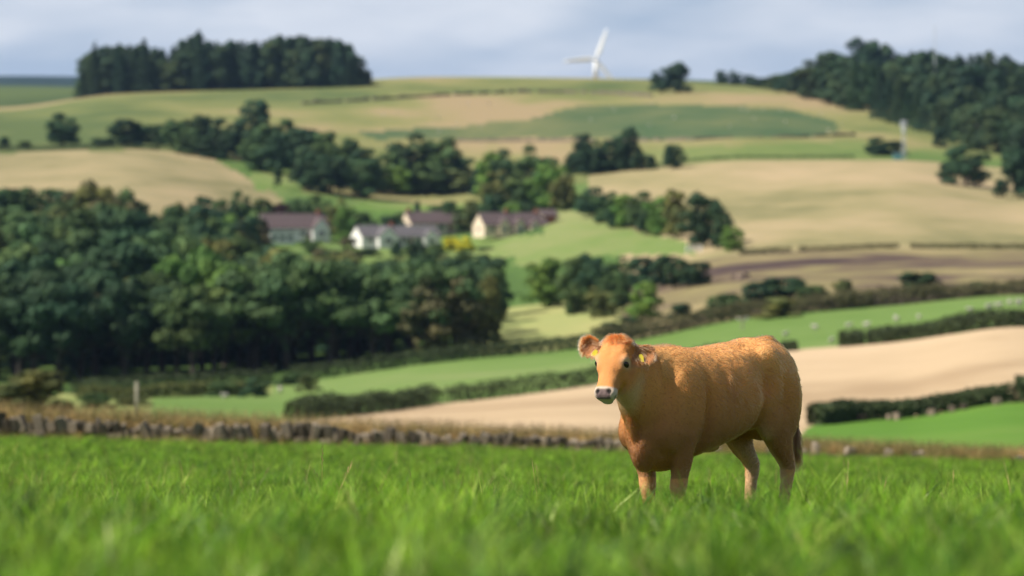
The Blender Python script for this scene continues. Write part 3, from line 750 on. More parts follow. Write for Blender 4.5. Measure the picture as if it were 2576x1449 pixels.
# ------------------------------------------------------------------ trees and shrubs
def leaf_mat(name, transl=0.09, rough=0.7):
    m = bpy.data.materials.new(name); m.use_nodes = True; t = m.node_tree; t.nodes.clear()
    o = t.nodes.new('ShaderNodeOutputMaterial'); d = t.nodes.new('ShaderNodeBsdfPrincipled'); tr = t.nodes.new('ShaderNodeBsdfTranslucent'); mxs = t.nodes.new('ShaderNodeMixShader')
    oi = t.nodes.new('ShaderNodeObjectInfo'); a = t.nodes.new('ShaderNodeAttribute'); a.attribute_name = 'tint'
    mul = t.nodes.new('ShaderNodeMixRGB'); mul.blend_type = 'MULTIPLY'; mul.inputs[0].default_value = 1
    t.links.new(oi.outputs['Color'], mul.inputs[1]); t.links.new(a.outputs['Color'], mul.inputs[2])
    d.inputs['Roughness'].default_value = rough; d.inputs['Specular IOR Level'].default_value = 0.15
    t.links.new(mul.outputs[0], d.inputs['Base Color']); t.links.new(mul.outputs[0], tr.inputs['Color'])
    mxs.inputs[0].default_value = transl
    t.links.new(d.outputs[0], mxs.inputs[1]); t.links.new(tr.outputs[0], mxs.inputs[2]); t.links.new(mxs.outputs[0], o.inputs['Surface'])
    return m
LEAF = leaf_mat('leaves'); NEEDLE = leaf_mat('needles', 0.08, 0.8)
BARK = plain('bark', (0.055, 0.043, 0.033), 0.9, 6.0, 0.4, 0.5)

def quads(C_, Nrm, size, rg, asp=0.75, tint=None):
    """leaf-like quads at C_ facing Nrm"""
    n = len(C_); Nrm = unit(Nrm); ref = unit(rg.normal(size=(n, 3))); u = unit(np.cross(Nrm, ref)); v = np.cross(Nrm, u)
    s = size if np.ndim(size) else np.full(n, size)
    s = s * rg.uniform(.7, 1.3, n); a = u * s[:, None]; b = v * (s * asp)[:, None]
    V = np.stack([C_ - a * .5, C_ + b * .5 + Nrm * s[:, None] * .12, C_ + a * .5, C_ - b * .5 + Nrm * s[:, None] * .12], 1).reshape(-1, 3)
    F = np.arange(4 * n).reshape(-1, 4)
    T = np.repeat(tint, 4, 0) if tint is not None else None
    return V, F, T

def crown_mesh(name, seed, lobes=26, leaves=3000, shape='round', leaf=.062):
    """unit crown: height 1 (z 0.1..1), half width 0.5"""
    rg = np.random.default_rng(seed); Cs, Ns, Ts = [], [], []
    per = leaves // lobes
    for k in range(lobes):
        z = rg.uniform(.09, .92)
        if shape == 'round': env = math.sqrt(max(0, 1 - ((z - .46) / .54) ** 2)) * .47
        elif shape == 'tall': env = math.sqrt(max(0, 1 - ((z - .45) / .56) ** 2)) * .42 * (1.12 - .4 * z)
        elif shape == 'shrub': env = math.sqrt(max(0, 1 - ((z - .22) / .80) ** 2)) * .47; z *= .92
        elif shape == 'wood': z = .44 + .52 * (z - .09) / .83; env = math.sqrt(max(0, 1 - ((z - .66) / .36) ** 2)) * .48
        else: env = (1 - z) * .44 + .05
        a = rg.uniform(0, 2 * math.pi); rr_ = env * math.sqrt(rg.uniform(.15, 1))
        c = np.array([math.cos(a) * rr_ * .86, math.sin(a) * rr_ * .86, z])
        R = np.array([rg.uniform(.11, .19), rg.uniform(.11, .19), rg.uniform(.085, .14)])
        d = unit(rg.normal(size=(per, 3))); d[:, 2] = np.where(rg.random(per) < .6, np.abs(d[:, 2]), d[:, 2])
        rad = rg.uniform(.62, 1.05, per)[:, None]
        Cs.append(c[None] + d * R[None] * rad); Ns.append(d + rg.normal(0, .22, (per, 3)))
        base = rg.uniform(.72, 1.28); hue = rg.uniform(-.10, .10)
        tt = base * rg.uniform(.8, 1.2, (per, 1)) * np.array([[1 + hue, 1, 1 - hue]])
        Ts.append(np.column_stack([tt, np.ones(per)]))
    # inner leaves close the crown
    m = leaves // 5 if shape != 'wood' else leaves // 9; d = unit(rg.normal(size=(m, 3))) * rg.uniform(0, .34, (m, 1)) * np.array([[1, 1, 1.15]]); d[:, 2] += .44 if shape != 'wood' else .60
    Cs.append(d); Ns.append(rg.normal(size=(m, 3))); Ts.append(np.column_stack([np.full((m, 3), .9), np.ones(m)]))
    V, F, T = quads(np.vstack(Cs), np.vstack(Ns), leaf, rg, .8, np.vstack(Ts))
    return np_mesh(name, V, F, LEAF, False, {'tint': T})

def conifer_mesh(name, seed, leaves=2400):
    rg = np.random.default_rng(seed); Cs, Ns, Ts = [], [], []
    tiers = 17; lean = rg.uniform(-.02, .02, 2); full = rg.uniform(.8, 1.15)
    for k in range(tiers):
        z0 = .05 + .93 * (k / tiers) ** .95; R = (.47 * (1 - z0) ** .80 + .02) * full * rg.uniform(.75, 1.12)
        nb = max(5, int(11 * (1 - z0)) + 4); off = rg.uniform(0, 6.28)
        for b in range(nb):
            a = off + 2 * math.pi * b / nb + rg.normal(0, .15); Lb = R * rg.uniform(.65, 1.12); per = max(4, int(leaves / tiers / nb * (1.6 - z0)))
            s = rg.uniform(.15, 1, per); tw = rg.normal(0, .035, per) * (1.2 - s)
            x = math.cos(a) * Lb * s - math.sin(a) * tw; y = math.sin(a) * Lb * s + math.cos(a) * tw
            z = z0 + .03 * rg.normal() - .07 * Lb / .4 * s ** 1.4 + rg.normal(0, .008, per)
            Cs.append(np.stack([x + lean[0] * z, y + lean[1] * z, z], 1)); Ns.append(np.stack([x * .5, y * .5, np.full(per, .35)], 1) + rg.normal(0, .35, (per, 3)))
            Ts.append(np.column_stack([np.full((per, 3), 1.0) * rg.uniform(.7, 1.3, (per, 1)), np.ones(per)]))
    V, F, T = quads(np.vstack(Cs), np.vstack(Ns), .052, rg, .6, np.vstack(Ts))
    return np_mesh(name, V, F, NEEDLE, False, {'tint': T})

def trunk_mesh(name, seed, conifer=False):
    rg = np.random.default_rng(seed); m = MB()
    if conifer:
        m.tube([(0, 0, -.03), (0, 0, .3), (0, 0, .94)], [.022, .016, .004], 7)
    else:
        bend = rg.uniform(-.03, .03, 2)
        m.tube([(0, 0, -.03), (0, 0, .03), (bend[0], bend[1], .22), (bend[0] * 1.5, bend[1] * 1.5, .45), (bend[0], 0, .72)], [.050, .036, .028, .020, .006], 8)
        for k in range(7):
            a = rg.uniform(0, 6.28); z = rg.uniform(.18, .45); r_ = rg.uniform(.22, .36)
            m.tube([(bend[0], bend[1], z), (math.cos(a) * r_ * .5, math.sin(a) * r_ * .5, z + .14), (math.cos(a) * r_, math.sin(a) * r_, z + rg.uniform(.2, .34))], [.016, .010, .003], 5)
    return m.mesh(name, BARK, True)

CROWNS = {'round': [crown_mesh('crown', 100 + i, 24 + i, 3000, 'round') for i in range(6)],
          'tall': [crown_mesh('crown', 130 + i, 26, 2800, 'tall') for i in range(4)],
          'shrub': [crown_mesh('crown', 160 + i, 20, 2200, 'shrub', .075) for i in range(4)],
          'wood': [crown_mesh('crown', 190 + i, 24, 2800, 'wood') for i in range(5)],
          'cone': [crown_mesh('crown', 180 + i, 24, 2400, 'cone') for i in range(2)]}
FIRS = [conifer_mesh('crown', 200 + i) for i in range(7)]
TRUNKS = [trunk_mesh('trunk', 300 + i) for i in range(4)]; FTRUNK = trunk_mesh('trunk', 320, True)
trg = random.Random(11)
GREENS = {'hedge': (.055, .075, .030), 'dark': (.034, .070, .030), 'mid': (.068, .115, .038), 'bright': (.115, .205, .040), 'olive': (.115, .128, .040), 'pale': (.17, .22, .065),
          'yellow': (.52, .48, .03), 'purple': (.045, .018, .028), 'fir': (.034, .066, .034), 'firmid': (.052, .085, .036), 'larch': (.080, .10, .038), 'gold': (.19, .16, .04), 'russet': (.10, .095, .042)}
def tree(x, r, h, wd, kind='round', col='mid', label='green tree', group=None, name=None, sink=0.25):
    """a tree at picture column x and depth r on the ground, h and wd in metres"""
    o = empty(name or ('conifer_tree' if kind == 'fir' else 'shrub' if kind == 'shrub' else 'broadleaf_tree'), G(x, r, -sink), trg.uniform(0, 6.28), (wd, wd, h))
    tag(o, label, 'shrub' if kind == 'shrub' else 'tree', group)
    me = trg.choice(FIRS) if kind == 'fir' else trg.choice(CROWNS[kind])
    c = mobj('crown', me, o); j = trg.uniform(.85, 1.18); hsh = trg.uniform(-.08, .08); b = GREENS[col]
    c.color = (b[0] * j * (1 + hsh), b[1] * j, b[2] * j * (1 - hsh), 1)
    mobj('trunk' if kind != 'shrub' else 'stem', FTRUNK if kind == 'fir' else trg.choice(TRUNKS), o)
    return o
def px_tree(x, ytop, ybase, wpx, r, fit=True, **k):
    """tree from its pixel box, standing at depth r where ground shows at ybase"""
    if fit: r = min(max(depth_of_row(x, ybase, r * .8, r * 1.25), r * .82), r * 1.2)
    g = G(x, r); top = -(ytop - YH) / FPX * r
    return tree(x, r, max(1.0, top - g.z + .2), wpx * 1.18 / FPX * r, **k)

# --- valley wood, rows of crowns one behind the other
WOOD = 'dark green broadleaf tree crowded in the valley wood'
WG = 'broadleaf trees of the valley wood'
def top_limit(x):
    return np.interp(x, [-200, 0, 60, 130, 200, 260, 310, 345, 380, 430, 500, 560, 610, 650, 700, 760, 830, 880, 930, 980, 1010, 1060, 1110, 1160, 1200, 1260, 1285],
                        [450, 448, 460, 442, 455, 462, 490, 545, 548, 515, 495, 488, 500, 575, 650, 655, 625, 655, 660, 650, 645, 645, 650, 655, 670, 640, 650])
rows = [(572, 46, 15), (592, 46, 16), (622, 50, 16), (655, 52, 15), (695, 54, 14.5), (735, 52, 14), (775, 54, 14), (815, 56, 13.5), (855, 58, 13)]
for ri, (r, step, h) in enumerate(rows):
    x = -140 + trg.uniform(0, 40)
    while x < 1225:
        xx, rr_ = x + trg.uniform(-14, 14), r + trg.uniform(-14, 14)
        x += step * trg.uniform(1.0, 1.35)
        g = G(xx, rr_); yb = YH - g.z / rr_ * FPX
        hh = h * trg.uniform(.82, 1.18) * (1.15 if xx < 320 and ri > 4 else 1)
        hmax = (yb - top_limit(xx)) / FPX * rr_
        hh = min(hh, hmax * trg.uniform(.9, 1.0))
        if hh < 5.5 or (rr_ > 830 and xx > 640) or (rr_ > 790 and xx > 1000): continue
        near = ri < 2
        col = trg.choices(['dark', 'mid', 'olive', 'bright', 'russet'], [5, 5, 1.2, .7, .7])[0]
        kd_ = 'wood' if ri < 3 else trg.choice(['round', 'wood', 'tall'])
        zone = ('on the front edge of the valley wood' if ri < 2 else 'in the upper valley wood below the hay field' if ri > 5 and xx < 400 else 'in the valley wood just below the houses' if ri > 4 else 'deep inside the valley wood')
        lb = '%s %s tree %s' % ({'dark': 'dark green', 'mid': 'green', 'olive': 'olive', 'bright': 'bright green', 'russet': 'brownish'}[col], {'round': 'rounded', 'tall': 'tall', 'wood': 'spreading'}[kd_], zone)
        tree(xx, rr_, hh, hh * trg.uniform(.72, 1.0) * (1.12 if kd_ == 'wood' else 1), kd_, col, lb, lb.replace(' tree ', ' trees '))
x = -120
while x < 1240:
    xx = x + trg.uniform(-10, 10); x += trg.uniform(34, 52)
    hh = trg.uniform(4.0, 6.5); tree(xx, 606 + trg.uniform(-8, 30), hh, hh * 1.5, 'shrub', 'dark', 'dark understory bush between the trunks of the valley wood', 'understory bushes of the valley wood', 'understory_bush')
px_tree(692, 742, 905, 135, 556, kind='tall', col='pale', label='pale green leafy tree standing out before the dark valley wood')
px_tree(165, 700, 890, 160, 562, kind='round', col='olive', label='large olive green tree with loose crown at the edge of the valley wood')
px_tree(395, 690, 890, 130, 562, kind='tall', col='mid', label='tall blue green tree in front of the dark valley wood')
px_tree(1125, 680, 895, 190, 566, kind='round', col='russet', label='big brownish green tree at the corner of the valley wood by the bank field')
px_tree(1225, 690, 885, 95, 563, kind='tall', col='olive', label='slender olive tree on the outer corner of the valley wood')
px_tree(1240, 645, 800, 100, 640, kind='round', col='dark', label='dark round tree rising above the corner of the valley wood')
px_tree(845, 598, 760, 130, 735, kind='round', col='russet', label='brownish rounded tree in front of the long white house')
px_tree(590, 600, 720, 120, 780, kind='round', col='mid', label='round green tree below the long white house')
px_tree(90, 925, 1035, 190, 330, kind='shrub', col='olive', label='large olive willow bush beyond the stone wall', name='willow_bush')
px_tree(20, 960, 1035, 130, 345, kind='shrub', col='olive', label='smaller olive bush leaning against the willow bush', name='willow_bush')
for i, (xx, yt, yb, wp, r, col, lb) in enumerate([
    (240, 985, 1030, 90, 400, 'mid', 'low green bush beside the willow'), (330, 990, 1022, 100, 420, 'olive', 'low olive bush by the field corner'),
    (640, 945, 1000, 75, 480, 'dark', 'rounded dark bush at the top of the sheep pasture'), (565, 958, 998, 90, 500, 'mid', 'spreading green bush along the pasture edge'),
    (775, 940, 985, 60, 500, 'olive', 'brownish thorn bush at the pasture edge'), (730, 935, 970, 90, 525, 'mid', 'green thorn bush under the valley wood')]):
    px_tree(xx, yt, yb, wp, r, kind='shrub', col=col, label=lb)

# --- trees on the field edge above the left hay field
px_tree(160, 283, 372, 84, 1182, kind='round', col='dark', label='lone dark round tree on the edge of the left hay field')
px_tree(312, 296, 370, 90, 1180, kind='shrub', col='dark', label='pointed dark tree in the hedge line above the left hay field', name='broadleaf_tree')
px_tree(352, 310, 370, 60, 1178, kind='round', col='dark', label='dark tree leaning on the pointed one above the left hay field')
px_tree(10, 338, 376, 40, 1182, kind='cone', col='dark', label='small dark tree at the end of the hedge above the left hay field')
px_tree(62, 352, 376, 40, 1182, kind='shrub', col='mid', label='small thorn bush between dark trees above the left hay field')
px_tree(255, 345, 372, 60, 1180, kind='shrub', col='dark', label='low scrub joining the two hedge trees above the hay field')
CWORD = {'dark': 'dark green', 'mid': 'mid green', 'olive': 'olive', 'bright': 'bright green', 'russet': 'brownish'}
RL, RG = 'tree in the belt climbing from the hay field to the hill', 'trees of the belt between hay field and hill'
for xx, yt, yb, wp, r in [(400, 312, 372, 70, 1178), (445, 300, 380, 90, 1170), (500, 292, 385, 95, 1168), (560, 296, 395, 95, 1160), (615, 305, 405, 90, 1150), (672, 310, 420, 95, 1140), (725, 300, 420, 90, 1150),
                          (700, 330, 440, 100, 1110), (770, 320, 440, 100, 1120), (820, 330, 460, 100, 1095), (640, 350, 430, 85, 1120), (870, 352, 470, 105, 1080), (780, 372, 480, 105, 1050), (835, 390, 492, 110, 1040), (910, 372, 485, 90, 1060), (920, 400, 500, 100, 1035), (540, 330, 400, 85, 1140), (470, 325, 390, 80, 1150)]:
    px_tree(xx, yt, yb, wp, r, kind=trg.choice(['round', 'round', 'tall']), col=(cw := trg.choice(['mid', 'dark', 'mid', 'olive'])), label=(lb := CWORD[cw] + ' ' + RL), group=lb)
px_tree(645, 248, 372, 85, 1215, kind='round', col='dark', label='tall dark tree rising out of the belt towards the hill')
px_tree(700, 415, 470, 26, 1040, kind='tall', col='dark', label='slim dark tree on the small green paddock')
CL, CG = 'big rounded tree in the clump above the village', 'big trees of the clump above the village'
for xx, yt, yb, wp, r, col in [(1045, 335, 480, 140, 1060, 'dark'), (1110, 350, 482, 130, 1058, 'mid'), (985, 385, 482, 90, 1055, 'mid'), (1165, 395, 482, 80, 1055, 'dark'), (1000, 420, 490, 90, 1045, 'bright'), (1075, 410, 490, 110, 1045, 'mid'), (1140, 425, 488, 90, 1048, 'olive'),
                               (1240, 385, 505, 90, 1010, 'bright'), (1285, 375, 510, 110, 1020, 'dark'), (1350, 365, 520, 110, 1015, 'mid'), (1385, 410, 530, 110, 990, 'bright'), (1330, 430, 535, 110, 985, 'mid'), (1255, 430, 520, 90, 990, 'olive'), (1420, 440, 530, 80, 985, 'olive'), (1215, 420, 500, 70, 1015, 'dark')]:
    px_tree(xx, yt, yb, wp, r, kind='round', col=col, label=(lb := CWORD[col] + ' ' + CL), group=lb)
DL, DG = 'dark tree in the group on the edge of the upper pasture', 'trees on the edge of the upper pasture'
for xx, yt, yb, wp, r in [(1465, 335, 436, 75, 1150), (1520, 352, 432, 80, 1155), (1582, 322, 430, 70, 1160), (1555, 350, 432, 60, 1150), (1490, 370, 440, 90, 1140), (1440, 390, 440, 60, 1140), (1610, 385, 428, 60, 1150)]:
    px_tree(xx, yt, yb, wp, r, kind='round', col='dark', label=DL, group=DG)
px_tree(1638, 388, 428, 34, 1135, kind='shrub', col='dark', label='small dark bush beside the squat tree above the hay field')
px_tree(1692, 362, 426, 58, 1135, kind='round', col='dark', label='squat dark tree casting its shadow on the hay field edge')

# --- village trees
VL, VG = 'garden tree standing among the houses', 'garden trees of the village'
for xx, yt, yb, wp, r, col, kd_ in [(380, 540, 600, 70, 880, 'mid', 'round'), (440, 512, 600, 80, 885, 'olive', 'round'), (505, 492, 600, 90, 885, 'dark', 'round'), (560, 500, 610, 90, 880, 'mid', 'round'), (605, 478, 560, 60, 960, 'mid', 'round'),
    (660, 500, 560, 70, 985, 'mid', 'round'), (750, 497, 555, 80, 990, 'mid', 'round'), (805, 490, 560, 80, 985, 'mid', 'round'), (850, 500, 580, 70, 965, 'olive', 'round'),
    (870, 520, 600, 70, 945, 'bright', 'round'), (915, 530, 605, 70, 945, 'mid', 'shrub'), (985, 540, 600, 80, 975, 'dark', 'shrub'), (1050, 490, 580, 26, 985, 'dark', 'cone'), (1120, 505, 585, 90, 990, 'mid', 'round'),
    (1020, 530, 590, 70, 985, 'mid', 'shrub'), (1190, 500, 590, 70, 985, 'olive', 'tall'), (1240, 485, 590, 80, 970, 'dark', 'tall'), (1160, 530, 590, 60, 985, 'mid', 'round'), (1345, 520, 590, 60, 960, 'dark', 'round'), (1290, 510, 590, 60, 965, 'bright', 'tall'),
    (785, 596, 660, 60, 905, 'mid', 'round'), (1045, 606, 680, 60, 905, 'dark', 'round'), (1098, 612, 680, 56, 905, 'mid', 'round'), (930, 622, 680, 60, 900, 'dark', 'shrub'), (1225, 628, 680, 60, 905, 'dark', 'shrub'), (1000, 606, 690, 46, 900, 'dark', 'cone'), (1060, 632, 690, 60, 850, 'dark', 'round'), (1090, 625, 700, 60, 840, 'mid', 'round'), (1165, 628, 690, 70, 840, 'mid', 'round'), (1210, 640, 710, 70, 820, 'dark', 'round'), (1120, 640, 705, 60, 830, 'olive', 'shrub'), (740, 636, 670, 60, 890, 'dark', 'shrub')]:
    px_tree(xx, yt, yb, wp, r, kind=kd_, col=col, fit=False, label=(lb := CWORD[col] + ' ' + VL), group=lb)
px_tree(708, 512, 556, 62, 985, fit=False, kind='round', col='purple', label='purple leaved tree behind the long white house')
px_tree(1322, 498, 585, 66, 968, fit=False, kind='cone', col='dark', label='dark conical tree behind the cream cottage')
px_tree(1135, 592, 632, 46, 945, kind='shrub', col='yellow', label='smaller bright yellow shrub beside the cream cottage')
px_tree(1172, 592, 635, 50, 943, kind='shrub', col='yellow', label='larger bright yellow shrub against the cream cottage gable')
px_tree(790, 570, 600, 50, 930, kind='shrub', col='gold', label='golden green shrub by the long white house')

# --- right of the village
EL, EG = 'leafy tree in the row under the right hay field', 'trees in the row under the right hay field'
for xx, yt, yb, wp, r, col in [(1488, 470, 545, 90, 920, 'dark'), (1530, 482, 560, 80, 905, 'mid'), (1575, 490, 575, 80, 890, 'bright'), (1610, 480, 580, 80, 880, 'mid'), (1655, 495, 595, 80, 865, 'bright'), (1700, 480, 600, 80, 862, 'olive'), (1550, 520, 575, 70, 890, 'dark'), (1630, 530, 592, 60, 870, 'dark'), (1820, 540, 625, 60, 815, 'dark'), (1845, 568, 632, 60, 812, 'bright')]:
    px_tree(xx, yt, yb, wp, r, kind='round', col=col, label=(lb := CWORD[col] + ' ' + EL), group=lb)
px_tree(1768, 488, 622, 125, 828, kind='round', col='dark', label='broad dark tree at the corner of the right hay field')
px_tree(1375, 652, 775, 115, 700, kind='round', col='bright', label='bright green tree at the corner of the bank field')
FL, FG = 'bushy tree in the thicket below the paddock', 'bushy trees of the thicket below the paddock'
for xx, yt, yb, wp, r, col in [(1440, 650, 770, 90, 700, 'mid'), (1495, 660, 780, 100, 690, 'dark'), (1545, 680, 790, 90, 670, 'mid'), (1480, 640, 720, 90, 740, 'dark'), (1560, 645, 720, 90, 740, 'mid'), (1515, 720, 800, 80, 650, 'olive'), (1450, 715, 790, 70, 680, 'mid')]:
    px_tree(xx, yt, yb, wp, r, kind='round', col=col, label=(lb := CWORD[col] + ' ' + FL), group=lb)
SL, SG = 'dense dark shrub in the clipped clump by the rough ground', 'dense shrubs of the clump by the rough ground'
for xx, yt, yb, wp in [(1620, 642, 722, 90), (1670, 638, 722, 95), (1715, 642, 722, 90), (1755, 655, 720, 80)]:
    px_tree(xx, yt, yb, wp, 725, kind='shrub', col='dark', label=SL, group=SG)
px_tree(1622, 705, 805, 95, 640, kind='tall', col='bright', label='upright bright green tree in front of the shrub clump')
px_tree(1715, 758, 802, 62, 610, kind='shrub', col='dark', label='round dark bush alone on the grassy bank')
for xx, yt, yb, wp, r, col, lb in [(1830, 735, 800, 120, 590, 'mid', 'wide green bush at the end of the hedge above the sheep'), (1905, 705, 780, 90, 610, 'dark', 'dark bush on the bank above the sheep hedge'), (1975, 690, 770, 130, 620, 'dark', 'largest dark bush on the bank below the rough ground'), (2045, 715, 770, 90, 610, 'mid', 'trailing green bush at the end of the dark bushes'),
        (2125, 700, 765, 70, 615, 'olive', 'thin pale bush between the bank bushes and the round bush'), (2310, 678, 745, 110, 610, 'dark', 'lone round bush in front of the heathery ground'), (2160, 735, 775, 90, 590, 'olive', 'scrubby olive bush beside the thin pale bush'), (2460, 705, 745, 60, 600, 'mid', 'little bush far along the sheep pasture hedge'), (1960, 745, 800, 120, 575, 'olive', 'sprawling olive bush under the dark bank bushes'), (1560, 790, 850, 120, 570, 'dark', 'dark scrub mound beside the bank field')]:
    px_tree(xx, yt, yb, wp, r, kind='shrub', col=col, label=lb)
# --- far right shrubs by the mast
px_tree(2215, 340, 392, 70, 1150, kind='shrub', col='dark', label='dark bush to one side of the mast')
px_tree(2255, 352, 392, 50, 1148, kind='shrub', col='dark', label='dark bush touching the mast')
px_tree(2430, 352, 468, 130, 1090, kind='shrub', name='broadleaf_tree', col='dark', label='very broad dark tree at the end of the hay field')
px_tree(2565, 365, 500, 110, 1060, kind='shrub', name='broadleaf_tree', col='dark', label='dark tree beside the very broad one at the hay field end')
px_tree(2362, 310, 372, 42, 1180, kind='cone', col='fir', label='small dark tree standing before the fir wood')

# --- fir wood on the left skyline
WL, WLG = 'dark fir tree in the wood on the left of the skyline', 'fir trees of the left skyline wood'
def wl_base(x): return np.interp(x, [200, 330, 450, 620, 925], [234, 216, 206, 202, 187])
def wl_top(x): return np.interp(x, [205, 232, 262, 300, 360, 385, 430, 500, 520, 560, 640, 700, 760, 800, 850, 890, 925], [190, 112, 122, 108, 96, 118, 112, 74, 100, 92, 102, 92, 84, 92, 98, 120, 175])
for row in range(3):
    x = 208 + row * 9
    while x < 922:
        xx = x + trg.uniform(-4, 4); r = 1662 + 8 * row + (925 - xx) * .02 + trg.uniform(-3, 3)
        yt = wl_top(xx) + trg.uniform(-3, 14) + (0 if row else trg.uniform(0, 30))
        px_tree(xx, yt, wl_base(xx), trg.uniform(60, 84), r, fit=False, kind=trg.choice(['fir', 'fir', 'cone', 'tall']), name='plantation_tree', col=(cw := trg.choice(['fir', 'fir', 'firmid', 'larch' if row == 0 else 'fir'])), label=(lb := '%s tree %s' % ({'fir': 'dark', 'firmid': 'green', 'larch': 'pale'}[cw], 'in the front row of the left skyline wood' if row == 0 else 'rising behind the front row of the left skyline wood')), group=lb)
        x += trg.uniform(17, 25) if row else trg.uniform(20, 29)
for xx, yt, lb in [(238, 104, 'fir spire at the open end of the left skyline wood'), (362, 90, 'dark fir spire rising from the left skyline wood'), (500, 70, 'tallest fir spire of the left skyline wood'), (640, 98, 'stout fir top in the middle of the left skyline wood'), (765, 82, 'second tallest fir of the left skyline wood'), (300, 106, 'slim fir tip between two spires of the left skyline wood')]:
    px_tree(xx, yt, wl_base(xx), 62, 1668, fit=False, kind='fir', col='fir', label=lb)
# --- wood on the right
WR, WRG = 'dark fir tree in the big wood on the right of the hill', 'fir trees of the big right hand wood'
def wr_front(x): return np.interp(x, [1890, 1960, 2060, 2150, 2230, 2330, 2440, 2600], [212, 228, 252, 278, 300, 330, 372, 410])
def wr_top(x): return np.interp(x, [1880, 1915, 1945, 1990, 2040, 2085, 2110, 2135, 2160, 2200, 2240, 2290, 2315, 2350, 2400, 2450, 2500, 2560, 2600], [215, 188, 186, 165, 160, 120, 104, 125, 96, 92, 120, 135, 112, 135, 125, 122, 135, 138, 160])
nrow = 8
for row in range(nrow):
    x = 1895 + row * 7
    while x < 2640:
        xx = x + trg.uniform(-7, 7); x += trg.uniform(22, 32)
        yf = float(wr_front(xx)); yt = float(wr_top(xx)); depth_px = max(0, yf - 250 - 0) / 160.0
        n_here = 2 + int(round(depth_px * (nrow - 2)))
        if row >= n_here: continue
        f = row / max(1, n_here - 1) if n_here > 1 else 0
        ybase = yf * (1 - f) + min(yf, 225) * f
        r = depth_of_row(xx, ybase, 1000, 1640) + row * 2
        top = yt if f > .8 else max(yt, ybase - trg.uniform(100, 140))
        col = trg.choice(['fir', 'fir', 'firmid', 'firmid', 'dark'])
        px_tree(xx, top + trg.uniform(-4, 16), ybase, trg.uniform(70, 100), r, kind=(kd_ := trg.choice(['fir', 'cone', 'round', 'tall']) if row < 4 else trg.choice(['fir', 'fir', 'cone'])), col=col, label=(lb := '%s %s %s' % ({'fir': 'dark', 'firmid': 'green', 'russet': 'brownish', 'dark': 'deep green'}[col], 'fir' if kd_ == 'fir' else 'rounded tree', 'on the front edge of the big right hand wood' if row < 2 else 'high up inside the big right hand wood')), group=lb, name='woodland_tree')
px_tree(1703, 144, 226, 88, 1590, fit=False, kind='cone', col='fir', label='tall dark pointed tree alone on the hilltop')
px_tree(1664, 170, 228, 60, 1586, fit=False, kind='round', col='fir', label='shorter dark tree leaning beside the pointed hilltop tree')
for xx, yt, wp, lb in [(1815, 178, 40, 'small dark tree on the hill brow nearest the pointed tree'), (1850, 176, 36, 'small green tree second along the hill brow'), (1885, 188, 40, 'low dark tree where the brow meets the big wood')]:
    px_tree(xx, yt, 210, wp, 1600, kind='round', col='dark', label=lb)

# ------------------------------------------------------------------ hedges
def hedge(name, label, pts, h, wd, leaves, col, seed, gaps=()):
    """pts: (picture column, depth) along the hedge"""
    rg = np.random.default_rng(seed); P = [np.array(G(x, r)) for x, r in pts]
    seg = np.array([np.linalg.norm(b - a) for a, b in zip(P, P[1:])]); cum = np.concatenate([[0], np.cumsum(seg)])
    s = rg.uniform(0, cum[-1], leaves * 2); xs = np.interp(s, cum, [p[0] for p in pts]); keep = np.ones(len(s), bool)
    for a, b in gaps: keep &= ~((xs > a) & (xs < b))
    s = s[keep][:leaves]; n = len(s)
    C0 = np.stack([np.interp(s, cum, [p[k] for p in P]) for k in range(3)], 1)
    d = P[-1] - P[0]; d[2] = 0; d /= np.linalg.norm(d); side = np.array([-d[1], d[0], 0])
    hn = h * (1 + .30 * fnoise(np.column_stack([s, 0 * s]), .16, seed, 3)); wn = wd * (1 + .25 * fnoise(np.column_stack([s, 0 * s]), .2, seed + 5, 2))
    th = rg.uniform(-.15, math.pi + .15, n); rad = rg.uniform(.72, 1.06, n)
    off = np.cos(th) * rad; up = np.clip(np.sin(th), -.05, 1) ** .75 * rad
    up = np.where(rg.random(n) < .3, rg.uniform(0, .9, n), up)
    C1 = C0 + side[None] * (off * wn / 2)[:, None]; C1[:, 2] += up * hn
    Nr = side[None] * np.cos(th)[:, None] + np.array([0, 0, 1])[None] * np.sin(th)[:, None] + rg.normal(0, .5, (n, 3))
    tt = (1 + .35 * fnoise(np.column_stack([s, up * 3]), .5, seed + 9, 2))[:, None] * rg.uniform(.75, 1.25, (n, 1)) * np.ones((1, 3))
    V, F, T = quads(C1, Nr, rg.uniform(.22, .42, n), rg, .8, np.column_stack([tt, np.ones(n)]))
    root = empty(name, tuple(P[0])); V = V - P[0][None]
    o = mobj('foliage', np_mesh('foliage', V, F, LEAF, False, {'tint': T}), root); o.color = (*GREENS[col], 1)
    m = MB(); k = 0.4
    while k < cum[-1]:
        xk = np.interp(k, cum, [p[0] for p in pts])
        if not any(a < xk < b for a, b in gaps):
            q = np.array([np.interp(k, cum, [p[j] for p in P]) for j in range(3)]) - P[0]
            a = rg.uniform(0, 6.28)
            m.tube([q + np.array([0, 0, -.1]), q + np.array([math.cos(a) * .1, math.sin(a) * .1, h * .4]), q + np.array([math.cos(a) * .25, math.sin(a) * .25, h * .75])], [.05, .035, .012], 4)
        k += rg.uniform(.9, 1.8)
    m.build('stems', BARK, root)
    tag(root, label, 'hedge'); return root
hx = [740, 900, 1100, 1300, 1500, 1700, 1900]
hedge('hedge', 'clipped dark hedge with a gap between stubble and sheep pasture', [(x, float(H1(x))) for x in hx], 1.75, 2.0, 11000, 'hedge', 501, gaps=((1088, 1118),))
hedge('hedge', 'leafy dark hedge climbing the far side of the stubble', [(x, float(H1(x))) for x in (2110, 2180, 2300, 2450, 2650)], 2.0, 2.2, 7500, 'hedge', 502, gaps=((2172, 2180),))
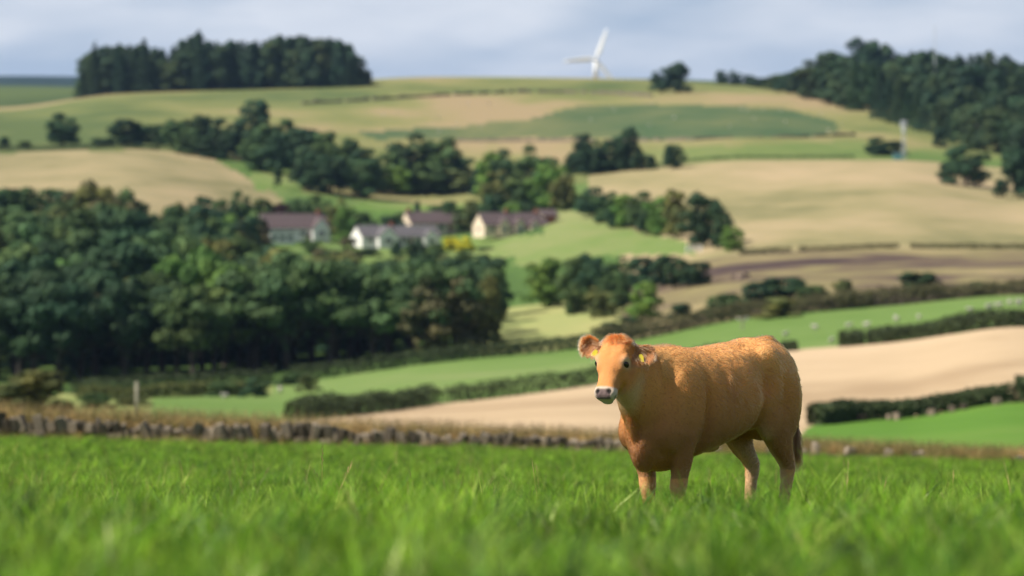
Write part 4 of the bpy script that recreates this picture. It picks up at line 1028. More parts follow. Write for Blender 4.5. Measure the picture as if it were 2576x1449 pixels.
hedge('hedge', 'small dark hedge stump on the stubble edge behind the cow', [(1968, float(H1(1968))), (2000, float(H1(2000)))], 1.0, 2.6, 700, 'hedge', 503)
hedge('hedge', 'rounded hedge along the bright green field', [(x, float(H3(x))) for x in (2045, 2150, 2250, 2400, 2540)], 1.35, 2.0, 8500, 'hedge', 504)
hedge('hedge', 'short hedge end beyond the rounded hedge by the green field', [(x, float(H3(x))) for x in (2556, 2680)], 1.7, 2.2, 1500, 'hedge', 505)
hedge('hedge', 'long dark hedge under the valley wood above the sheep pasture', [(x, float(H2(x)) + 3) for x in (180, 400, 650, 870, 1100, 1300, 1480)], 2.0, 2.6, 12000, 'hedge', 506, gaps=((690, 730),))
hedge('hedge', 'overgrown brownish hedge continuing above the sheep pasture', [(x, float(H2(x)) + 3) for x in (1485, 1650, 1850, 2050, 2300, 2650)], 2.5, 3.0, 15000, 'russet', 507)
hedge('hedge', 'low hedge row at the foot of the left rough grass', [(200, 455), (330, 455), (480, 462), (640, 470)], 1.6, 2.0, 4500, 'olive', 508)
hedge('hedge', 'thin field hedge above the left hay field', [(-60, 1184), (120, 1184), (260, 1183), (400, 1180)], 1.5, 2.0, 3500, 'hedge', 509)
hedge('hedge', 'thin dark field boundary below the upper pasture', [(1420, 1128), (1600, 1128), (1800, 1128), (2150, 1130)], 1.0, 1.4, 3500, 'dark', 510)

hedge('scrub_line', 'low dark scrub line along the foot of the right hay field', [(1860, 737), (2000, 737), (2200, 739), (2400, 741), (2650, 743)], 1.0, 2.0, 4000, 'russet', 511, gaps=((1990, 2010), (2260, 2290)))
# old stone dykes crossing the hill
DYKE = plain('dyke_stone', (.16, .13, .10), .95, .8, .4)
def dyke(label, pts, h=1.0):
    P = [G(x, depth_of_row(x, y, 1130, 1760)) for x, y in pts]; root = empty('stone_dyke', P[0]); m = MB(); q = random.Random(len(pts))
    for a, b in zip(P, P[1:]):
        n = max(2, int((b - a).length / 2.0))
        for i in range(n):
            c = a.lerp(b, (i + .5) / n) - P[0]; d = (b - a) / n; hh = h * q.uniform(.6, 1.2)
            if q.random() < .12: continue
            m.box((c.x, c.y, c.z + hh / 2 - .2), (d.length * 1.02, .8, hh + .4), math.atan2(d.y, d.x))
    m.build('stonework', DYKE, root); tag(root, label, 'wall')
dyke('broken stone dyke curving over the upper hillside', [(760, 262), (900, 256), (1050, 246), (1180, 238), (1300, 234), (1420, 234), (1540, 238), (1640, 244)], 1.2)
dyke('low stone dyke along the foot of the dark hollow', [(1150, 356), (1350, 356), (1550, 356), (1750, 353), (2000, 347), (2150, 342)], 0.9)
# ------------------------------------------------------------------ dry stone wall
def stone_mat(name, col):
    m = plain(name, col, .9, 5.0, .45, .6, .15); t = m.node_tree; b = t.nodes['Principled BSDF']
    oi = t.nodes.new('ShaderNodeObjectInfo'); hv = t.nodes.new('ShaderNodeHueSaturation')
    mr = t.nodes.new('ShaderNodeMapRange'); mr.inputs['To Min'].default_value = .35; mr.inputs['To Max'].default_value = 1.6
    t.links.new(oi.outputs['Random'], mr.inputs['Value']); t.links.new(mr.outputs[0], hv.inputs['Value'])
    src = b.inputs['Base Color'].links[0].from_socket; t.links.new(src, hv.inputs['Color']); t.links.new(hv.outputs[0], b.inputs['Base Color'])
    return m
STONE = stone_mat('wall_stone', (.15, .122, .088))
def stone_mesh(seed):
    rg = np.random.default_rng(seed); b = bmesh.new()
    for sx in (-1, 1):
        for sy in (-1, 1):
            for sz in (-1, 1):
                for k in range(2):
                    j = rg.uniform(.62, 1.0, 3); b.verts.new((sx * .5 * j[0], sy * .5 * j[1], sz * .5 * j[2]))
    bmesh.ops.convex_hull(b, input=b.verts)
    me = bpy.data.meshes.new('stone'); b.to_mesh(me); b.free(); me.materials.append(STONE); return me
STONES = [stone_mesh(700 + i) for i in range(9)]
def wall_y(X): return 96.6 + 0.02 * X
wall = empty('stone_wall', (0, 96.6, ground_pr(CX, 96.6)))
tag(wall, 'old dry stone wall of upright stones at the end of the meadow', 'wall')
wz0 = wall.location.z; srg = random.Random(5); n_st = 0
spill = MB()
def wall_h(X):
    v = .40 - .012 * (X + 13)
    return max(.14 if X < 5 else .03, v + .07 * math.sin(X * .9) + .05 * math.sin(X * 2.3 + 1))
def place_stone(c, d, rot, single):
    global n_st
    if single and n_st < 300:
        o = bpy.data.objects.new('stone', srg.choice(STONES)); o.location = c; o.scale = d; o.rotation_euler = rot; link(o, wall); n_st += 1
    else:
        me = srg.choice(STONES); M_ = Matrix.LocRotScale(Vector(c), Euler(rot), Vector(d))
        spill.poly([M_ @ v.co for v in me.vertices], [tuple(p.vertices) for p in me.polygons])
def gz(X, Y): return (ground_pr(CX + X / Y * FPX, Y))
for course in range(3):
    X = -19.0 + srg.uniform(0, .2)
    while X < 19.0:
        Y = wall_y(X); g = gz(X, Y) - wz0; H = wall_h(X); inframe = -13.3 < X < 13.3
        if course < 2:
            wd_ = srg.uniform(.26, .50); ht = H * .34; zc = g + ht * (course + .5)
            place_stone((X + wd_ / 2, Y - 96.6 + srg.uniform(-.04, .04), zc), (wd_ * 1.12, .50, ht * 1.2), (srg.uniform(-.08, .08), srg.uniform(-.1, .1), srg.uniform(-.15, .15)), inframe)
            X += wd_
        else:
            wd_ = srg.uniform(.10, .24); ht = srg.uniform(.20, .44) * (1 if X < 0 else .8)
            if srg.random() < (.03 if X < 3 else .8): X += wd_ * srg.uniform(1, 2.5); continue
            tilt = srg.uniform(-.45, .30)
            place_stone((X + wd_ / 2, Y - 96.6 + srg.uniform(-.05, .05), g + H * .66 + ht * .42), (wd_ * 1.15, .46, ht * 1.1), (srg.uniform(-.12, .12), tilt, srg.uniform(-.25, .25)), inframe)
            X += wd_ * 1.02
sp = spill.build('stones', STONE, wall); sp['kind'] = 'stuff'
# field stones showing at the foot of the hedge by the green field
PALE = stone_mat('pale_stone', (.20, .15, .115))
PST = []
for i in range(3):
    m_ = STONES[i].copy(); m_.materials.clear(); m_.materials.append(PALE); PST.append(m_)
for xx in (2105, 2170, 2240, 2258, 2345, 2395, 2425, 2510):
    r = float(H3(xx)) - 2.2; o = bpy.data.objects.new('boulder', srg.choice(PST)); o.location = G(xx, r, .22)
    s_ = srg.uniform(.5, .85); o.scale = (s_, s_ * .7, s_ * .75); o.rotation_euler = (0, 0, srg.uniform(0, 6)); link(o)
    tag(o, 'pale boulder at the foot of the rounded hedge by the green field', 'boulder', 'boulders under the rounded hedge')
for xx, rr_ in ((1845, 668), (1862, 664), (1876, 668)):
    o = bpy.data.objects.new('rock', srg.choice(PST)); o.location = G(xx, rr_, .3); o.scale = (1.5, 1.0, .9); o.rotation_euler = (0, 0, srg.uniform(0, 6)); link(o)
    tag(o, 'whitish rock on the heathery ground beside the shrub clump', 'rock', 'whitish rocks on the heathery ground')

# ------------------------------------------------------------------ houses
RENDERW = plain('white_render', (.74, .72, .68), .85, 1.5, .08); CREAM = plain('cream_render', (.66, .54, .40), .85, 1.5, .08)
SLATE = plain('slate', (.115, .105, .11), .7, 1.2, .25); TILE = plain('red_brown_tile', (.10, .072, .072), .8, 1.2, .25); BRICK = plain('brick', (.30, .11, .07), .85, 2, .2)
GLASSM = plain('window_glass', (.03, .04, .05), .08, spec=.6); FRAME = plain('window_frame', (.72, .72, .70), .5); DOORM = plain('door_paint', (.16, .05, .04), .5)
def prism(m, L_, Dp, eave, ridge, c=(0, 0, 0), rot=0.0):
    """gabled block, ridge along local x"""
    pts = []; ca, sa = math.cos(rot), math.sin(rot)
    for x in (-L_ / 2, L_ / 2):
        for y, z in ((-Dp / 2, -.6), (Dp / 2, -.6), (Dp / 2, eave), (0, ridge), (-Dp / 2, eave)):
            pts.append((c[0] + x * ca - y * sa, c[1] + x * sa + y * ca, c[2] + z))
    m.poly(pts, [(4, 3, 2, 1, 0), (5, 6, 7, 8, 9), (0, 1, 6, 5), (1, 2, 7, 6), (4, 0, 5, 9), (2, 3, 8, 7), (3, 4, 9, 8)])
def slabs(m, L_, Dp, eave, ridge, c=(0, 0, 0), rot=0.0, over=.35, th=.18):
    ca, sa = math.cos(rot), math.sin(rot)
    sl = (ridge - eave) / (Dp / 2)
    for s in (-1, 1):
        pts = []
        for x in (-L_ / 2 - over * .6, L_ / 2 + over * .6):
            for y, z in ((0, ridge + .02), (s * (Dp / 2 + over), eave - sl * over + .02), (s * (Dp / 2 + over), eave - sl * over + .02 + th), (0, ridge + .02 + th)):
                pts.append((c[0] + x * ca - y * sa, c[1] + x * sa + y * ca, c[2] + z))
        m.poly(pts, [(0, 1, 2, 3), (7, 6, 5, 4), (0, 4, 5, 1), (1, 5, 6, 2), (2, 6, 7, 3), (3, 7, 4, 0)])
def house(name, label, x, r, rz, L_, Dp, eave, ridge, wm, rm, wings=(), windows=(), chimneys=(), doors=(), dz=0.0):
    root = empty(name, G(x, r, dz), rz); tag(root, label, 'house')
    m = MB(); prism(m, L_, Dp, eave, ridge); m.build('wall', wm, root)
    m = MB(); slabs(m, L_, Dp, eave, ridge); rf = m.build('roof', rm, root)
    for cx_, h_ in chimneys:
        m = MB(); m.box((cx_, 0, ridge + h_ / 2 - .3), (.9, .7, h_ + .6)); m.box((cx_, 0, ridge + h_ + .04), (1.05, .85, .12))
        m.tube([(cx_ - .2, 0, ridge + h_ + .1), (cx_ - .2, 0, ridge + h_ + .45)], [.13, .11]); m.tube([(cx_ + .2, 0, ridge + h_ + .1), (cx_ + .2, 0, ridge + h_ + .45)], [.13, .11]); m.build('chimney', BRICK, rf)
    for wx, out, wl, we, wr, wmat in wings:      # gabled wings towards the front
        m = MB(); prism(m, out + Dp / 2, wl, we, wr, (wx, -(Dp / 4 + out / 2), 0), math.pi / 2); m.build('wing_wall', wmat, root)
        m = MB(); slabs(m, out + Dp / 2 - .2, wl, we, wr, (wx, -(Dp / 4 + out / 2), 0), math.pi / 2, .25, .14); m.build('wing_roof', rm, root)
        f = MB(); yy = -(Dp / 2 + out) - .03; f.box((wx, yy, we * .55), (wl * .42, .08, 1.3)); fo = f.build('window', FRAME, root)
        p = MB(); p.box((wx - wl * .1, yy - .03, we * .55), (wl * .17, .06, 1.1)); p.box((wx + wl * .1, yy - .03, we * .55), (wl * .17, .06, 1.1)); p.build('pane', GLASSM, fo)
    for wx, wz, ww, wh in windows:
        yy = -Dp / 2 - .03; f = MB(); f.box((wx, yy, wz), (ww, .08, wh)); fo = f.build('window', FRAME, root)
        p = MB()
        for s in (-1, 1): p.box((wx + s * ww * .24, yy - .03, wz), (ww * .42, .06, wh - .2))
        p.build('pane', GLASSM, fo)
    # gable window
    f = MB(); f.box((-L_ / 2 - .03, 0, eave * .6), (.08, 1.2, 1.2)); fo = f.build('window', FRAME, root); p = MB(); p.box((-L_ / 2 - .06, 0, eave * .6), (.06, 1.0, 1.0)); p.build('pane', GLASSM, fo)
    for dx in doors:
        f = MB(); f.box((dx, -Dp / 2 - .03, 1.0), (1.0, .10, 2.1)); do = f.build('door', DOORM, root); k = MB(); k.box((dx + .35, -Dp / 2 - .12, 1.0), (.12, .08, .12)); k.build('handle', FRAME, do)
    return root
house('house', 'long white house with red brown roof on the edge of the village', 735, 948, math.radians(24), 16.5, 8.0, 3.0, 6.3, RENDERW, TILE,
      wings=((5.6, 1.6, 4.4, 2.8, 5.2, RENDERW),), windows=((-5.0, 1.6, 1.8, 1.3), (-1.8, 1.6, 1.8, 1.3), (1.4, 1.6, 1.8, 1.3)), chimneys=((7.0, .9),), doors=(3.1,))
shed = empty('conservatory', G(705, 936), math.radians(24)); tag(shed, 'low white flat roofed outbuilding in front of the long white house', 'outbuilding')
m = MB(); m.box((0, 0, 1.2), (6.4, 3.0, 2.9)); m.build('wall', RENDERW, shed); m = MB(); m.box((0, 0, 2.76), (6.8, 3.4, .18)); m.build('roof', SLATE, shed)
for k in range(3):
    f = MB(); f.box((-2.0 + 2.0 * k, -1.53, 1.35), (1.5, .08, 1.2)); fo = f.build('window', FRAME, shed); p = MB(); p.box((-2.0 + 2.0 * k, -1.56, 1.35), (1.3, .06, 1.0)); p.build('pane', GLASSM, fo)
house('bungalow', 'white bungalow with grey roof in the middle of the village', 995, 940, math.radians(26), 21.0, 7.0, 2.5, 5.0, RENDERW, SLATE,
      wings=((-4.4, 2.2, 5.0, 2.5, 4.6, RENDERW), (7.6, 1.2, 3.6, 2.4, 3.9, RENDERW)), windows=((-8.2, 1.5, 1.8, 1.2), (.8, 1.5, 2.2, 1.2), (4.4, 1.5, 1.8, 1.2)), chimneys=((-1.0, .7),), doors=(2.6,))
house('bungalow', 'cream bungalow with red roof half hidden behind the white one', 1105, 985, math.radians(26), 19.0, 7.0, 2.6, 5.4, CREAM, TILE,
      windows=((-6.0, 1.5, 1.8, 1.2), (-1.0, 1.5, 1.8, 1.2), (4.0, 1.5, 1.8, 1.2)), chimneys=((-8.6, .8),), doors=(1.4,), dz=.4)
house('cottage', 'cream cottage with brown roof and three front gables beside the paddock', 1285, 940, math.radians(26), 17.5, 6.6, 2.5, 5.3, CREAM, TILE,
      wings=((-3.6, .9, 2.8, 2.4, 4.0, CREAM), (.6, .9, 2.8, 2.4, 4.0, CREAM), (4.6, 1.2, 2.6, 2.3, 3.6, CREAM)), windows=((-6.6, 1.4, 1.6, 1.2), (-1.4, 1.4, 1.4, 1.2)), chimneys=((-1.2, .8), (6.9, .7)), doors=(2.6,))
g_ = empty('garage', G(1375, 945), math.radians(26)); tag(g_, 'small red fronted garage at the end of the cream cottage', 'garage')
m = MB(); prism(m, 4.2, 4.2, 2.1, 3.4); m.build('wall', CREAM, g_); m = MB(); slabs(m, 4.2, 4.2, 2.1, 3.4); m.build('roof', TILE, g_); m = MB(); m.box((0, -2.13, 1.0), (2.6, .08, 2.0)); m.build('door', BRICK, g_)
g_ = empty('shed', G(540, 815, .4), math.radians(20)); tag(g_, 'tiny white shed half hidden in the valley wood', 'shed')
m = MB(); prism(m, 3.0, 2.4, 2.0, 2.8); m.build('wall', RENDERW, g_); m = MB(); slabs(m, 3.0, 2.4, 2.0, 2.8); m.build('roof', RENDERW, g_)
# white gates at the paddock corner
WHITE = plain('white_paint', (.80, .80, .78), .5)
gt = empty('field_gate', G(1746, 768), .15); tag(gt, 'white painted field gate at the paddock corner', 'gate')
for s in (-1, 1):
    m = MB(); m.box((s * 1.5, 0, .7), (.22, .22, 1.7)); m.build('post', WHITE, gt)
for k in range(5):
    m = MB(); m.box((0, 0, .25 + k * .27), (2.8, .07, .15)); m.build('rail', WHITE, gt)

# ------------------------------------------------------------------ wind turbine, masts, poles
TURB = plain('turbine_white', (.80, .81, .82), .4)
TR_ = 1850.0; hub = Vector(((1498.5 - CX) / FPX * TR_, TR_, -(149.0 - YH) / FPX * TR_)); gz_ = ground_pr(1498.5, TR_)
tb = empty('wind_turbine', (hub.x, hub.y, gz_)); tag(tb, 'white three bladed wind turbine turning behind the hill crest', 'wind turbine')
hz = hub.z - gz_
m = MB(); m.tube([(0, 1.6, -1), (0, 1.6, hz * .5), (0, 1.6, hz - .6)], [1.25, 1.0, .75], 16); m.build('tower', TURB, tb, True)
m = MB(); m.tube([(0, -.2, hz), (0, .4, hz), (0, 3.4, hz), (0, 4.0, hz)], [.7, .95, .85, .4], 12); m.build('nacelle', TURB, tb, True)
m = MB(); m.tube([(0, -1.7, hz), (0, -1.2, hz), (0, -.2, hz)], [.12, .6, .75], 12); m.build('hub', TURB, tb, True)
for a in (70.3, 190.3 - 6, 310.3):
    a = math.radians(a); d = Vector((math.cos(a), 0, math.sin(a))); e_ = Vector((-d.z, 0, d.x)); rs = []
    S2 = Shell()
    for t, ch, th_ in ((.3, .9, .7), (1.5, 1.2, .6), (3.2, 2.3, .45), (6, 2.1, .35), (10, 1.7, .25), (13.5, 1.2, .16), (15.6, .5, .06)):
        c = Vector((0, -.9, hz)) + d * t
        ring_ = [np.array(c + e_ * (math.cos(q) * ch * .5 - .12 * ch) + Vector((0, 1, 0)) * (math.sin(q) * th_ * .5 + math.cos(q) * ch * .10)) for q in np.linspace(0, 2 * math.pi, 10, endpoint=False)]
        rs.append(np.array(ring_))
    S2.rings(rs); mobj('blade', np_mesh('blade', np.array(S2.v), S2.f, TURB, True), tb)
STEEL = plain('galvanised_steel', (.50, .53, .56), .45); TEAL = plain('teal_paint', (.10, .24, .26), .6)
mr_ = 1125.0; mo = empty('radio_mast', G(2273, mr_)); tag(mo, 'pale lattice radio mast with antennas at the top of the hay field', 'mast')
for a in range(3):
    q = 2.094 * a; m = MB(); m.tube([(math.cos(q) * .75, math.sin(q) * .75, -.3), (math.cos(q) * .38, math.sin(q) * .38, 11.2)], [.08, .06]); m.build('leg', STEEL, mo)
m = MB()
for k in range(11):
    f0 = k / 11; r0 = .75 - .37 * f0; r1 = .75 - .37 * (k + 1) / 11
    for a in range(3):
        q, q2 = 2.094 * a, 2.094 * (a + 1)
        m.tube([(math.cos(q) * r0, math.sin(q) * r0, 11.2 * f0), (math.cos(q2) * r1, math.sin(q2) * r1, 11.2 * (k + 1) / 11)], [.05, .05], 4)
m.build('bracing', STEEL, mo)
for a in range(3):
    q = 2.094 * a + .4; m = MB(); m.box((math.cos(q) * .75, math.sin(q) * .75, 10.3), (.4, .4, 2.2)); m.build('antenna', STEEL, mo)
m = MB(); m.tube([(0, -.95, 8.4), (0, -.62, 8.4)], [.60, .5], 14); m.build('dish', STEEL, mo, True)
cb = empty('equipment_cabinet', G(2258, mr_ - 2)); tag(cb, 'teal equipment cabinet at the foot of the radio mast', 'cabinet')
m = MB(); m.box((0, 0, .9), (2.6, 1.4, 1.9)); m.build('housing', TEAL, cb); m = MB(); m.box((0, 0, 1.90), (2.8, 1.6, .1)); m.build('lid', STEEL, cb)
am = empty('radio_mast', G(2352, 1560)); tag(am, 'thin grey aerial mast poking above the right hand wood', 'mast')
hh_ = -(62 - YH) / FPX * 1560 - am.location.z
m = MB(); m.tube([(0, 0, 0), (0, 0, hh_ * .6), (0, 0, hh_)], [.28, .2, .12], 8); m.build('pole', STEEL, am)
for zz in (.92, .97):
    m = MB(); m.tube([(-.7, 0, hh_ * zz), (.7, 0, hh_ * zz)], [.05, .05], 5); m.build('crossbar', STEEL, am)
TIMBER = plain('weathered_timber', (.26, .24, .18), .9, 8.0, .3, .3)
pr_ = 215.0; po = empty('gate_post', G(344, pr_)); tag(po, 'weathered timber post standing beyond the stone wall', 'post')
ph_ = -(962 - YH) / FPX * pr_ - po.location.z
m = MB(); m.tube([(0, 0, -.2), (0.01, 0, ph_ * .5), (0, 0, ph_)], [.105, .10, .095], 10); m.build('shaft', TIMBER, po, True); m = MB(); m.tube([(0, 0, ph_), (0, 0, ph_ + .06)], [.12, .05], 10); m.build('cap', TIMBER, po)
up_r = 520.0; up = empty('utility_pole', G(1868, up_r)); tag(up, 'short utility pole with insulators in front of the brownish hedge', 'pole')
uh = -(800 - YH) / FPX * up_r - up.location.z
m = MB(); m.tube([(0, 0, -.3), (0, 0, uh)], [.14, .11], 10); m.build('shaft', TIMBER, up); m = MB(); m.box((0, 0, uh - .25), (1.5, .12, .14)); m.build('crossarm', TIMBER, up)
for k in (-.6, 0, .6):
    m = MB(); m.tube([(k, 0, uh - .18), (k, 0, uh - .02), (k, 0, uh + .1)], [.05, .10, .05], 8); m.build('insulator', WHITE, up)

# ------------------------------------------------------------------ sheep
FLEECE = plain('fleece', (.36, .34, .28), .95, 14, .15, .6); SFACE = plain('sheep_face', (.45, .41, .36), .8)
def sheep_meshes():
    rg = np.random.default_rng(3); s = Shell(); rs = []
    for x, zt, zb, w_ in pchip(np.array([-.52, -.48, -.36, -.1, .18, .36, .46, .50]), np.array([(-.52, .68, .60, .05), (-.48, .78, .45, .16), (-.36, .86, .34, .24), (-.1, .86, .30, .27), (.18, .86, .31, .25), (.36, .86, .38, .20), (.46, .82, .50, .13), (.50, .74, .60, .05)]), np.linspace(-.52, .50, 14)):
        rs.append(sring((x, 0, (zt + zb) / 2), UZ, UY, (zt - zb) / 2, (zt - zb) / 2, w_, 2.2, 16))
    s.rings(rs); V = np.array(s.v); V = V + unit(V - np.array([0, 0, .6])) * (fnoise(V, 9, 2, 2) * .025)[:, None]
    body = np_mesh('fleece', V, s.f, FLEECE, True)
    h = Shell(); rs = []
    for t, a, b in ((0, .10, .10), (.10, .10, .085), (.20, .085, .07), (.30, .062, .052), (.36, .045, .04)):
        rs.append(sring((.42 + t * .88, 0, .88 - t * .42 + .02), vec(.4, 0, .9), UY, a, a, b, 2.1, 12))
    h.rings(rs)
    for sy in (-1, 1): h.blob((.48, sy * .12, .90), (.03, .075, .03), n=8)
    head_ = np_mesh('head', np.array(h.v), h.f, SFACE, True)
    m = MB(); m.tube([(0, 0, .42), (0.01, 0, .22), (0, 0, 0)], [.06, .032, .035], 7); leg_ = m.mesh('leg', SFACE, True)
    return body, head_, leg_
SB, SH, SLG = sheep_meshes()
def sheep(x, y, label, group, r=None, parts=True):
    r = r or depth_of_row(x, y, 300 if y > 600 else 1120)
    o = empty('sheep', G(x, r, -.02), srg.uniform(0, 6.28)); s_ = srg.uniform(.8, 1.0); o.scale = (s_, s_, s_); tag(o, label, 'sheep', group)
    mobj('fleece', SB, o); mobj('head', SH, o)
    if parts:
        for lx in (-.32, .30):
            for sy in (-.13, .13):
                l_ = mobj('leg', SLG, o); l_.location = (lx, sy, 0)
    return o
for xx, yy in ((2488, 782), (2512, 778), (2540, 772), (2560, 768), (2255, 810), (2312, 808), (2050, 832), (2092, 868), (1976, 850), (2135, 828), (2180, 826), (2566, 772), (2440, 788)):
    sheep(xx, yy, 'white sheep grazing on the strip pasture behind the stubble', 'sheep on the strip pasture behind the stubble')
sheep(566, 1012, 'white sheep low on the pasture near the stone wall', None, 440); sheep(705, 992, 'white sheep by the bushes at the pasture edge', None, 470)
hrg = random.Random(21)
for k in range(26):
    xx, yy = hrg.uniform(960, 2120), hrg.uniform(262, 340)
    sheep(xx, yy, 'tiny white sheep scattered on the hillside', 'sheep scattered on the hillside', parts=True)

# ------------------------------------------------------------------ grass
def blade_mat():
    m = bpy.data.materials.new('grass_blade'); m.use_nodes = True; t = m.node_tree; t.nodes.clear()
    o = t.nodes.new('ShaderNodeOutputMaterial'); d = t.nodes.new('ShaderNodeBsdfPrincipled'); tr = t.nodes.new('ShaderNodeBsdfTranslucent'); ms = t.nodes.new('ShaderNodeMixShader')
    a = t.nodes.new('ShaderNodeAttribute'); a.attribute_name = 'tint'
    oi = t.nodes.new('ShaderNodeObjectInfo'); ge = t.nodes.new('ShaderNodeNewGeometry')
    n = t.nodes.new('ShaderNodeTexNoise'); n.inputs['Scale'].default_value = 1.8; n.inputs['Detail'].default_value = 4; t.links.new(ge.outputs['Position'], n.inputs['Vector'])
    rp = t.nodes.new('ShaderNodeValToRGB'); rp.color_ramp.elements[0].position = .34; rp.color_ramp.elements[0].color = (.28, .42, .26, 1); rp.color_ramp.elements[1].position = .68; rp.color_ramp.elements[1].color = (1.4, 1.2, 1.1, 1)
    t.links.new(n.outputs['Fac'], rp.inputs[0])
    n3 = t.nodes.new('ShaderNodeTexNoise'); n3.inputs['Scale'].default_value = 7.0; n3.inputs['Detail'].default_value = 2; t.links.new(ge.outputs['Position'], n3.inputs['Vector'])
    m3 = t.nodes.new('ShaderNodeMapRange'); m3.inputs['From Min'].default_value = .36; m3.inputs['From Max'].default_value = .66; m3.inputs['To Min'].default_value = .45; m3.inputs['To Max'].default_value = 1.5; t.links.new(n3.outputs['Fac'], m3.inputs['Value'])
    v3 = t.nodes.new('ShaderNodeVectorMath'); v3.operation = 'SCALE'; t.links.new(rp.outputs[0], v3.inputs[0]); t.links.new(m3.outputs[0], v3.inputs['Scale'])
    mr = t.nodes.new('ShaderNodeMapRange'); mr.inputs['To Min'].default_value = .28; mr.inputs['To Max'].default_value = 1.65; t.links.new(oi.outputs['Random'], mr.inputs['Value'])
    m1 = t.nodes.new('ShaderNodeMixRGB'); m1.blend_type = 'MULTIPLY'; m1.inputs[0].default_value = 1; t.links.new(a.outputs['Color'], m1.inputs[1]); t.links.new(v3.outputs[0], m1.inputs[2])
    m2 = t.nodes.new('ShaderNodeVectorMath'); m2.operation = 'SCALE'; t.links.new(m1.outputs[0], m2.inputs[0]); t.links.new(mr.outputs[0], m2.inputs['Scale'])
    d.inputs['Roughness'].default_value = .45; d.inputs['Specular IOR Level'].default_value = .22
    t.links.new(m2.outputs[0], d.inputs['Base Color']); t.links.new(m2.outputs[0], tr.inputs['Color']); ms.inputs[0].default_value = .48
    t.links.new(d.outputs[0], ms.inputs[1]); t.links.new(tr.outputs[0], ms.inputs[2]); t.links.new(ms.outputs[0], o.inputs['Surface'])
    return m
BLADE = blade_mat()
GLOSSY = BLADE.copy(); GLOSSY.name = 'glossy_leaf'
for _n in GLOSSY.node_tree.nodes:
    if _n.type == 'BSDF_PRINCIPLED': _n.inputs['Roughness'].default_value = .27; _n.inputs['Specular IOR Level'].default_value = .6
    if _n.type == 'MIX_SHADER': _n.inputs[0].default_value = .25
def tuft_mesh(seed, blades, hmin, hmax, spread, width, cols, seedhead=0.0, lean=(.2, 1.15), mat=None):
    rg = np.random.default_rng(seed); V, F, T = [], [], []
    for k in range(blades):
        a = rg.uniform(0, 6.28); p = np.array([math.cos(a), math.sin(a), 0]) * spread * math.sqrt(rg.random())
        h = rg.uniform(hmin, hmax); b = rg.uniform(0, 6.28); d = np.array([math.cos(b), math.sin(b), 0]); s = np.array([-d[1], d[0], 0]); le = rg.uniform(*lean) * h
        wv = width * rg.uniform(.7, 1.3); c = np.array(cols[rg.integers(len(cols))]) * rg.uniform(.8, 1.2); b0 = len(V); K = 4
        rot_ = rg.uniform(-.9, .9); s = s * math.cos(rot_) + np.array([0, 0, 1]) * 0 + d * math.sin(rot_)
        for i in range(K):
            f = i / (K - 1); q = p + d * le * f ** 2 + np.array([0, 0, h * (f - .18 * f * f * le / h)]); w_ = wv * (1 - f ** 1.6) + .0006
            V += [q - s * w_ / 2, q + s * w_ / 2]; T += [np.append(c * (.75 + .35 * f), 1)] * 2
        for i in range(K - 1): F.append((b0 + 2 * i, b0 + 2 * i + 1, b0 + 2 * i + 3, b0 + 2 * i + 2))
        if rg.random() < seedhead:
            for j in range(7):
                f = .78 + .22 * j / 6; q = p + d * le * f ** 2 + np.array([0, 0, h * (f - .18 * f * f * le / h)]); b1 = len(V); w_ = .007 * math.sin(math.pi * (j + .6) / 7.4)
                o_ = s * (w_ if j % 2 else -w_); V += [q, q + o_ + np.array([0, 0, .010]), q + np.array([0, 0, .022])]; T += [np.append(np.array([.30, .24, .13]), 1)] * 3; F.append((b1, b1 + 1, b1 + 2))
    me = bpy.data.meshes.new('tuft'); me.from_pydata([tuple(v) for v in V], [], F); me.update()
    at = me.attributes.new('tint', 'FLOAT_COLOR', 'POINT'); at.data.foreach_set('color', np.array(T, np.float32).ravel()); me.materials.append(mat or BLADE); return me
